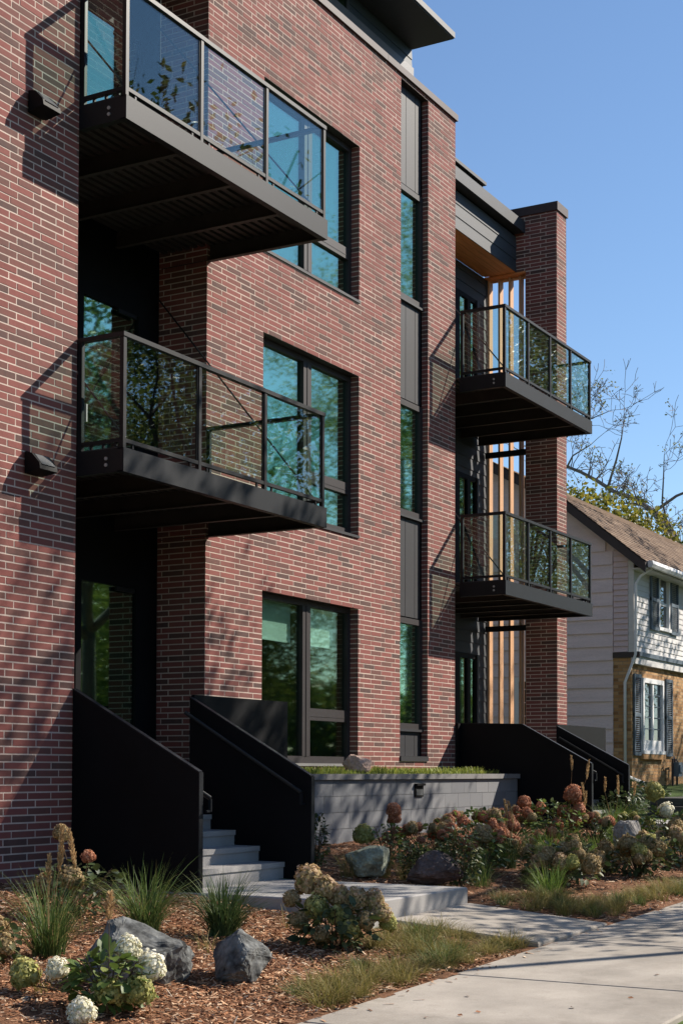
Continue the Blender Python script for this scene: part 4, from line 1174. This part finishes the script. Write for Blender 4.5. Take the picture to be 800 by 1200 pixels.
# rusty low shrubs and golden grasses filling the far bed
for i, (X, Y, w_, h_, ks) in enumerate(((16.25, 7.2, .6, .40, ('rust', 'pink', 'rust')), (18.3, 7.85, .8, .5, ('rust', 'rust', 'tan')), (19.6, 7.15, .6, .42, ('pink', 'rust', 'tan')), (17.6, 6.95, .55, .34, ('rust', 'tan')), (20.5, 6.95, .6, .42, ('lime', 'tan', 'pink')), (21.2, 5.9, .8, .46, ('tan', 'lime', 'pink')))):
    hydrangea(X, Y, ('low rust headed shrub behind the dark evergreen shrub', 'rust headed shrub against the right end of the planter wall', 'low pinkish headed shrub in front of the coral hydrangea',
                     'small rusty shrub in the middle of the far bed', 'low lime and tan headed shrub beside the pale boulder', 'low tan headed shrub at the far right of the bed by the pavement')[i], w_, h_, rand_heads(12, w_, h_, .055, ks, 300 + i), nleaf=230, size=.07, seed=310 + i, mat='leaf' if i % 2 else 'leaf_dark', group='low rusty shrubs of the far bed', name='rusty_shrub', cat='shrub')
for i in range(26):
    q = random.Random(900 + i)
    X = q.uniform(13.6, 21.4); Y = q.uniform(5.4, 7.6)
    grass(X, Y, 'wispy golden grass tuft in the far bed', q.uniform(.26, .42), q.uniform(.28, .4), 110, mat=('sedge', 'grass_blade', 'sedge', 'grass_bright')[i % 4], width=.005, seed=400 + i, droop=.8, base_r=.10, group='wispy golden grass tufts of the far bed', name='grass_tuft')
for i, (X, Y) in enumerate(((7.3, 6.2), (7.7, 7.2), (8.9, 7.2), (9.2, 6.3), (8.35, 6.35), (10.5, 6.4), (7.0, 6.9), (9.9, 7.25), (8.8, 5.05), (9.4, 5.2))):
    grass(X, Y, 'thin dry grass wisps in the near mulch bed', .24 + .03 * (i % 3), .26, 34, mat='sedge', width=.0045, seed=500 + i, droop=.8, base_r=.08, group='thin dry grass wisps in the near bed', name='grass_tuft')
# sedge tufts along the edges of the beds
sp = []
r_ = random.Random(5)
for i in range(46):
    X = 8.2 + i * .082 + r_.uniform(-.1, .1)
    if X < 11.35: sp.append((X, 4.78 + abs(r_.gauss(0, .16)) + (X - 8.2) * .0))
for i in range(34):
    sp.append((10.2 + r_.random() * 1.15, 4.85 + r_.random() * .75))
for i in range(60):
    sp.append((13.35 + i * .11 + r_.uniform(-.1, .1), 4.82 + abs(r_.gauss(0, .2))))
for i in range(20):
    sp.append((13.3 + r_.random() * .9, 4.9 + r_.random() * 1.1))
SED = [blades(150, .19, .27, .08, .0042, M['sedge'], name='sedge_tuft', seed=70 + k, droop=1.15, seg=5) for k in range(5)] + [blades(130, .20, .25, .07, .0046, M['grass_blade'], name='sedge_tuft', seed=80 + k, droop=1.05, seg=5) for k in range(2)]
for i, (X, Y) in enumerate(sp):
    o = link('sedge_tuft', SED[int(r_.random() ** 1.3 * 7)], None, loc=(X, Y, gz(X, Y) - .01))
    s = r_.uniform(.7, 1.25)
    o.scale = (s, s, s * r_.uniform(.8, 1.1)); o.rotation_euler = (0, 0, r_.uniform(0, 6.28))
    o['category'] = 'sedge'
    if X < 12: o['label'] = 'low yellow green sedge tuft in the near bed between pavement and walkway'; o['group'] = 'sedge tufts along the near bed'
    else: o['label'] = 'low brown green sedge tuft edging the far bed beside the pavement'; o['group'] = 'sedge tufts along the far bed'

# shredded bark
n = 62000
u = rng.uniform(0, 1, n)
X = np.where(rng.uniform(0, 1, n) < .72, 6.6 + 6.0 * rng.uniform(0, 1, n) ** .9, 11 + 10.8 * rng.uniform(0, 1, n))
Y = 4.68 + rng.uniform(0, 1, n) ** 1.05 * 4.5
keep = ~((X > 11.10) & (X < 13.10) & (Y > 4.66) & (Y < 9.3)) & ~((X > 21.8)) & (Y < 9.22)
X, Y = X[keep], Y[keep]; n = len(X)
Z = np.array([gz(a, b) + .035 * mnoise.noise(Vector((a * 2.3, b * 2.3, 3.1))) for a, b in zip(X, Y)]) + rng.uniform(0, .022, n)
L = rng.gamma(2.2, .013, n) + .012; Wd = rng.uniform(.005, .014, n)
an = rng.uniform(0, 2 * np.pi, n); tl = rng.normal(0, .28, n); rl = rng.normal(0, .4, n)
ax = np.stack([np.cos(an) * np.cos(tl), np.sin(an) * np.cos(tl), np.sin(tl)], -1)
sd = np.stack([-np.sin(an) * np.cos(rl), np.cos(an) * np.cos(rl), np.sin(rl)], -1)
c = np.stack([X, Y, Z], -1)
nn_ = np.cross(ax, sd)
a_ = ax * L[:, None] / 2; b_ = sd * Wd[:, None] / 2; h_ = nn_ * (Wd * .35)[:, None]
V = np.stack([c - a_ - b_, c + a_ - b_, c + a_ + b_, c - a_ + b_, c - a_ * .8 + h_, c + a_ * .8 + h_], 1).reshape(-1, 3)
k = np.arange(n)[:, None] * 6
F = np.concatenate([k + np.array([[0, 1, 5, 4]]), k + np.array([[2, 3, 4, 5]])], 1).reshape(-1, 4)
link('bark_mulch', numpy_mesh('bark_mulch', V, F, M['mulch'], np.repeat(np.clip(rng.normal(.60, .26, n), 0, 1), 2)), None, kind='stuff')

# a little bark spilled on the paving
ch = MB(); q_ = random.Random(4)
for i in range(170):
    X = q_.uniform(7.0, 20.5)
    Y = 4.66 - abs(q_.gauss(0, .10))
    if q_.random() < .25 and 11.5 < X < 13: Y = q_.uniform(4.8, 5.9)
    zz = zs(X) + .016 if Y < 4.65 else -1.25 - (6.01 - Y) * .088 + (X - 11.4) * .012 + .004
    a = q_.uniform(0, 3.14); L = q_.uniform(.012, .035); w_ = q_.uniform(.004, .008)
    c, d = math.cos(a), math.sin(a)
    ch.cr = q_.random()
    ch.face([(X - c * L - d * w_, Y - d * L + c * w_, zz), (X + c * L - d * w_, Y + d * L + c * w_, zz + .004), (X + c * L + d * w_, Y + d * L - c * w_, zz + .002), (X - c * L + d * w_, Y - d * L - c * w_, zz)])
ch.build('spilled_bark', M['mulch'], kind='stuff')
# fallen leaves on the pavement
for i, (X, Y) in enumerate(((8.2, 4.05), (8.35, 3.9), (8.5, 3.85), (9.0, 4.15), (10.4, 3.35), (12.6, 3.9), (9.4, 3.2), (14.1, 4.2), (8.9, 3.4))):
    m = MB(); q = .022
    m.face([(-q, 0, .004), (0, -q * .6, .012), (q, 0, .006), (0, q * .7, .002)])
    m.cr = .6
    o = m.build('fallen_leaf', M['mulch'], None)
    o.location = (X, Y, zs(X) + .014); o.rotation_euler = (0, 0, i * 1.3)
    o['label'] = 'tiny brown fallen leaf lying on the concrete pavement'; o['category'] = 'leaf'; o['group'] = 'fallen leaves on the pavement'

# green cover on the planter
def sedum(n, x0, x1, y0, y1, z, hmax):
    r = np.random.default_rng(77)
    X = r.uniform(x0, x1, n); Y = r.uniform(y0, y1, n)
    hh = hmax * r.uniform(.35, 1, n) * (.65 + .35 * np.sin(X * 3.1) * np.sin(X * 7.3 + Y * 4))
    a = r.uniform(0, 6.28, n)
    c = np.stack([X, Y, np.full(n, z)], -1)
    tip = c + np.stack([np.cos(a) * hh * .5, np.sin(a) * hh * .5, hh], -1)
    s = np.stack([-np.sin(a), np.cos(a), np.zeros(n)], -1) * .008
    V = np.stack([c - s, c + s, tip + s * .4, tip - s * .4], 1).reshape(-1, 3)
    return numpy_mesh('sedum_cover', V, np.arange(n * 4).reshape(-1, 4), M['sedum'], r.uniform(0, 1, n))
link('sedum_cover', sedum(15000, 15.1, 21.8, 9.42, 10.22, -.09, .17), None, kind='stuff')

# ------------------------------------------------------------------ boulders
def boulder(x, y, size, label, mat, seed, rz=0, cuts=9, z=None, sink=.12, name='boulder'):
    import bmesh
    r = random.Random(seed)
    bm = bmesh.new()
    for k in range(cuts * 2 + 4):
        d = Vector((r.gauss(0, 1), r.gauss(0, 1), r.gauss(0, 1))).normalized()
        bm.verts.new(d * r.uniform(.86, 1.08))
    res = bmesh.ops.convex_hull(bm, input=bm.verts[:])
    bmesh.ops.delete(bm, geom=[v for v in bm.verts if not v.link_faces], context='VERTS')
    bmesh.ops.bevel(bm, geom=bm.edges[:], offset=.05, segments=1, affect='EDGES')
    bmesh.ops.triangulate(bm, faces=bm.faces[:])
    for it in range(3):
        bmesh.ops.subdivide_edges(bm, edges=[e for e in bm.edges if e.calc_length() > .10], cuts=1, use_grid_fill=True)
        bmesh.ops.triangulate(bm, faces=bm.faces[:])
    for v in bm.verts:
        p = v.co.copy()
        v.co = p * (1 + .07 * mnoise.noise(p * 3 + Vector((seed, 0, 0))) + .05 * mnoise.noise(p * 8 + Vector((0, seed, 0))) + .03 * mnoise.noise(p * 21 + Vector((0, 0, seed))))
    for v in bm.verts: v.co = Vector((v.co.x * size[0] / 2, v.co.y * size[1] / 2, v.co.z * size[2] / 2))
    me = bpy.data.meshes.new(name)
    bm.to_mesh(me); bm.free()
    me.materials.append(M[mat])
    zz = (gz(x, y) if z is None else z) + size[2] * (.5 - sink)
    o = link(name, me, None, loc=(x, y, zz))
    o.rotation_euler = (0, 0, rz)
    o['label'] = label; o['category'] = 'boulder'
    return o
boulder(7.92, 5.98, (.84, .56, .56), 'large grey boulder with a bright sunlit face behind the white hydrangea', 'rock', 3, rz=-.5, sink=.24)
boulder(8.50, 5.58, (.52, .44, .46), 'dark squarish boulder in the mulch left of the sedge grass', 'rock', 8, rz=.4, sink=.22)
boulder(13.75, 7.42, (.62, .5, .50), 'lichen covered pale green boulder below the planter wall', 'rock_moss', 12, rz=.2)
boulder(13.85, 6.78, (.66, .48, .42), 'dark reddish boulder at the edge of the concrete stoop', 'rock_brown', 15, rz=-.8)
boulder(18.35, 6.25, (.62, .55, .62), 'pale pointed boulder among the hydrangeas in the far bed', 'rock_pale', 22, rz=.9)
boulder(17.55, 9.68, (.46, .4, .40), 'small pinkish boulder on top of the planter', 'rock_pink', 25, z=-.09, rz=.1)
boulder(7.50, 5.95, (.11, .09, .07), 'small grey stone lying in the bark mulch', 'rock_pale', 31, name='stone')

# ------------------------------------------------------------------ trees
RMIN = 0.0
CLIP = None
def grow(mb, p, d, L, r, depth, rs, tips, bend=.25, split=(2, 3), shrink=.72, nseg=4, up=.12, sides=6):
    if CLIP:
        cx, cy, cz, ax_, ay_, az_ = CLIP
        if p.z > cz - az_ and ((p.x - cx) / ax_) ** 2 + ((p.y - cy) / ay_) ** 2 + ((p.z - cz) / az_) ** 2 > 1: return
    r = max(r, RMIN)
    pts = [p]; rad = [r]
    q = p.copy(); dd = d.copy()
    for k in range(nseg):
        dd = (dd + Vector((rs.gauss(0, bend), rs.gauss(0, bend), rs.gauss(0, bend) + up)) * .5).normalized()
        q = q + dd * (L / nseg)
        pts.append(q.copy()); rad.append(max(RMIN, r * (1 - .45 * (k + 1) / nseg)))
        if depth > 0 and k >= 1 and rs.random() < .45:
            sdir = (dd + Vector((rs.gauss(0, .7), rs.gauss(0, .7), rs.gauss(.1, .5)))).normalized()
            grow(mb, q.copy(), sdir, L * shrink * rs.uniform(.6, .9), rad[-1] * .55, depth - 1, rs, tips, bend, split, shrink, max(2, nseg - 1), up, max(3, sides - 1))
    mb.tube(pts, rad, sides, cap=False)
    if depth <= 0:
        tips.append(q.copy()); tips.append(pts[len(pts) // 2].copy())
        return
    for k in range(rs.randint(*split)):
        sdir = (dd + Vector((rs.gauss(0, .55), rs.gauss(0, .55), rs.gauss(.05, .45)))).normalized()
        grow(mb, q.copy(), sdir, L * shrink * rs.uniform(.8, 1.1), rad[-1] * .75, depth - 1, rs, tips, bend, split, shrink, max(2, nseg - 1), up, max(3, sides - 1))

def leaf_quads(centres, per, spread, size, mat, seed, name='crown', zsquash=.8):
    r = np.random.default_rng(seed)
    c = np.repeat(np.array(centres), per, 0)
    n = len(c)
    c = c + r.normal(0, 1, (n, 3)) * np.array([spread, spread, spread * zsquash])
    nn = unit(r.normal(size=(n, 3)) + np.array([0, 0, .5]))
    a = unit(np.cross(nn, r.normal(size=(n, 3)))); b = np.cross(nn, a)
    s = (size * r.uniform(.6, 1.3, n))[:, None]
    V = np.stack([c - a * s, c - b * s * .55, c + a * s, c + b * s * .55], 1).reshape(-1, 3)
    return numpy_mesh(name, V, np.arange(n * 4).reshape(-1, 4), M[mat], np.clip(r.normal(.45, .25, n), 0, 1))

def tree(x, y, label, trunk_h, L, depth, seed, per=26, spread=.42, size=.075, mat='tree_leaf', group=None, name='street_tree', r0=.16, ell=None, z=None, up=.12, shrink=.72, fill=0):
    global CLIP
    rs = random.Random(seed)
    z = gz(x, y) if z is None else z
    CLIP = ell
    t = thing(name, label, 'tree', (x, y, z), group, world=False)
    mb = MB(); tips = []
    mb.tube([(0, 0, -.2), (0, 0, .25), (rs.uniform(-.1, .1), rs.uniform(-.1, .1), trunk_h)], [r0 * 1.35, r0, r0 * .8], 9)
    for k in range(5):
        a = k * 1.26 + rs.uniform(-.3, .3)
        grow(mb, Vector((0, 0, trunk_h * rs.uniform(.85, 1.0))), Vector((math.cos(a) * .8, math.sin(a) * .8, rs.uniform(.5, 1.2))).normalized(), L * rs.uniform(.8, 1.1), r0 * .5, depth, rs, tips, up=up, shrink=shrink)
    grow(mb, Vector((0, 0, trunk_h)), Vector((0, 0, 1)), L * 1.2, r0 * .6, depth, rs, tips, up=up, shrink=shrink)
    CLIP = None
    if ell:
        cx, cy, cz, ax_, ay_, az_ = ell
        tips = [p for p in tips if ((p.x - cx) / ax_) ** 2 + ((p.y - cy) / ay_) ** 2 + ((p.z - cz) / az_) ** 2 < 1]
    for k in range(fill):
        d = Vector((rs.gauss(0, 1), rs.gauss(0, 1), rs.gauss(0, 1))).normalized() * rs.random() ** .4
        p = Vector((ell[0] + d.x * ell[3], ell[1] + d.y * ell[4], ell[2] + d.z * ell[5]))
        a = min(tips, key=lambda q: (q - p).length) if tips else Vector((0, 0, trunk_h))
        mb.tube([a, a.lerp(p, .5) + Vector((0, 0, .05)), p], [.014, .010, .005], 4, cap=False)
        tips.append(p)
    mb.build('trunk', M['bark'], t, smooth=True)
    if per and tips: link('crown', leaf_quads([tuple(p) for p in tips], per, spread, size, mat, seed), t, kind='stuff')
    return t, len(tips)

# street trees on the verge, out of the picture to the right: they shade the bed and the low walls
tree(21.4, 2.2, 'street tree on the verge by the near stoop, throwing dappled shade', 5.6, 3.0, 3, 5, per=34, fill=95, spread=.36, size=.085, group='street trees along the verge', ell=(0, 0, 9.7, 3.9, 2.3, 3.0))
tree(23.5, 3.0, 'street tree on the verge opposite the far stoop', 4.0, 2.1, 3, 9, per=11, spread=.34, size=.085, group='street trees along the verge', ell=(0, 0, 7.3, 2.9, 2.3, 2.3))
tree(43.0, 3.2, 'street tree on the verge in front of the older house', 6.6, 3.6, 3, 13, per=24, spread=.45, size=.10, group='street trees along the verge', ell=(0, 0, 12, 5.2, 5.0, 5.5))
def crown_tree(x, y, z0, label, cen, radii, n, mat, seed, size=.13, per=44, spread=.24, group=None, name='leafy_tree'):
    t = thing(name, label, 'tree', (x, y, z0), group, world=False)
    rs = random.Random(seed)
    cs = []
    for k in range(n):
        while True:
            d = Vector((rs.uniform(-1, 1), rs.uniform(-1, 1), rs.uniform(-1, 1)))
            if .25 < d.length < 1 * (1 + .25 * mnoise.noise(d * 2.1 + Vector((seed, 0, 0)))): break
        cs.append((cen[0] + d.x * radii[0], cen[1] + d.y * radii[1], cen[2] + d.z * radii[2]))
    mb = MB()
    mb.tube([(0, 0, 0), (.1, 0, cen[2] * .5), (cen[0] * .6, cen[1] * .6, cen[2])], [.25, .2, .1], 8)
    for k in range(14):
        c = cs[k * 7 % len(cs)]
        mb.tube([(.08, 0, cen[2] * rs.uniform(.4, .7)), (c[0] * .5, c[1] * .5, (cen[2] + c[2]) / 2), c], [.08, .05, .02], 5, cap=False)
    mb.build('trunk', M['bark'], t, smooth=True)
    link('crown', leaf_quads(cs, per, spread, size * .62, mat, seed), t, kind='stuff')
tree(18.0, 1.4, 'young thin street tree on the verge by the near walkway', 3.2, 1.2, 2, 17, per=12, fill=6, spread=.26, size=.07, group='street trees along the verge', ell=(0, 0, 5.0, 1.9, 1.7, 1.9), r0=.07)
# trees over the road, mirrored in the windows
for i, (X, Y, H, rr, mat) in enumerate(((40, -13, 15.5, 5.5, 'far_leaf'), (50, -14, 10, 4.5, 'far_leaf'), (64, -12, 28, 7.2, 'far_leaf'), (79, -14, 30, 8, 'far_leaf'), (94, -14, 20, 8, 'yellow_leaf'), (48, -25, 12, 6, 'yellow_leaf'), (30, -15, 13, 5, 'far_leaf'), (58, -24, 12, 6, 'far_leaf'))):
    hb_ = 2.2
    crown_tree(X, Y, zs(X), 'tall leafy tree across the road mirrored in the windows', (0, 0, (H + hb_) / 2), (rr, rr, (H - hb_) / 2), int(330 + rr * 40), mat, 60 + i, size=.135, per=105, spread=.62, group='trees across the road', name='roadside_tree')

# far belt of trees over the road
r = np.random.default_rng(99)
cs = np.stack([r.uniform(-20, 170, 5200), r.uniform(-52, -44, 5200), zs(40) + 9.5 * r.uniform(0, 1, 5200) ** .8], -1)
cs[:, 2] *= .75 + .3 * np.sin(cs[:, 0] * .31) * np.sin(cs[:, 0] * .13 + 1)
link('far_woods', leaf_quads(cs, 6, .6, .55, 'tree_leaf', 98, name='far_woods'), None, kind='stuff')

# slim lamp post whose shadow crosses the pavement
t = thing('street_lamp', 'slim dark lamp post on the verge whose shadow crosses the pavement', 'street lamp', (16.4, .10, zs(16.4)))
zb = zs(16.4)
MB().tube([(16.4, .1, zb), (16.4, .1, zb + .35), (16.4, .1, zb + .4), (16.4, .1, zb + 6.1)], [.11, .11, .085, .065], 10).build('pole', M['rail_metal'], t, smooth=True)
MB().bar((16.4, .1, zb + 6.05), (16.4, .75, zb + 6.2), .05, .05).box(16.28, 16.52, .7, 1.2, zb + 6.15, zb + 6.25).build('lamp_head', M['rail_metal'], t)

# bare tree beyond the older house, with a few last leaves
t = thing('bare_tree', 'nearly bare tree with long curving limbs beyond the roof of the older house', 'tree', (50, 14.0, -.3))
mb = MB(); rs = random.Random(77); RMIN = .0085
limbs = [([(50, 13.6, -.4), (50, 13.9, 3.0), (50.1, 14.3, 5.4), (50, 14.91, 6.82), (50, 15.43, 7.72), (50, 16.17, 8.78), (50, 16.77, 9.27), (50, 17.52, 9.57), (50, 18.14, 10.01), (50, 18.76, 10.39), (50, 19.26, 10.62), (50, 20.3, 11.0)], [.34, .30, .24, .19, .16, .13, .11, .095, .085, .075, .065, .05]),
         ([(50, 15.14, 7.4), (50.2, 15.87, 8.62), (50.3, 16.62, 9.11), (50.3, 17.2, 9.21)], [.13, .10, .08, .04]),
         ([(50, 17.77, 9.8), (49.8, 17.4, 10.65), (49.7, 17.18, 11.36), (49.7, 17.1, 11.9)], [.06, .045, .03, .015]),
         ([(50, 16.17, 8.78), (50.2, 15.43, 9.3), (50.3, 14.9, 9.5), (50.4, 14.0, 10.0)], [.08, .06, .05, .03]),
         ([(50, 15.6, 8.0), (49.8, 15.8, 9.06), (49.8, 15.75, 9.91), (49.7, 15.69, 10.63)], [.06, .045, .03, .015]),
         ([(50, 14.3, 5.5), (50.3, 13.5, 7.5), (50.5, 12.9, 9.0), (50.4, 12.4, 10.4)], [.16, .12, .08, .05]),
         ([(50, 19.26, 10.62), (49.6, 18.9, 10.9), (49.5, 18.2, 11.2)], [.05, .035, .02]),
         ([(50, 20.3, 11.0), (49.9, 19.6, 11.3), (49.8, 18.9, 11.9), (49.8, 18.6, 12.4)], [.05, .04, .03, .015]),
         ([(50, 20.2, 10.9), (49.9, 19.3, 11.9), (49.9, 18.3, 12.2), (49.9, 17.6, 12.4)], [.05, .04, .025, .012])]
tips = []
for pts, rad in limbs:
    rad = [q * .78 for q in rad]
    mb.tube(pts, rad, 6, cap=False)
    V3 = [Vector(p) for p in pts]
    for a, b, ra in zip(V3[2:-1], V3[3:], rad[3:]):
        for k in range(5):
            p = a.lerp(b, rs.random())
            dv = Vector((rs.gauss(0, .5), rs.gauss(0, .6), abs(rs.gauss(.55, .4)))).normalized()
            grow(mb, p, dv, rs.uniform(.35, .75), min(.026, ra * .45), 3, rs, tips, bend=.5, split=(1, 3), shrink=.66, nseg=3, up=.06, sides=3)
    p = V3[-1]
    grow(mb, p, (V3[-1] - V3[-2]).normalized(), 1.0, rad[-1] * .8, 2, rs, tips, bend=.35, split=(2, 2), shrink=.7, nseg=3, up=.1, sides=4)
mb.build('trunk', M['pale_bark'], t)
lf = [tuple(p) for p in tips if rs.random() < .05]
RMIN = 0.0
link('crown', leaf_quads(lf, 6, .09, .045, 'yellow_leaf', 3), t, kind='stuff')
crown_tree(45, 17.3, -.3, 'yellow green leafy tree showing above the brown roof', (0, -.6, 6.8), (2.2, 2.9, 2.3), 460, 'yellow_leaf', 5)
crown_tree(47, 13.4, -.3, 'lower olive green tree behind the right part of the roof', (0, 0, 5.6), (2.2, 2.6, 1.9), 380, 'tree_leaf', 9)
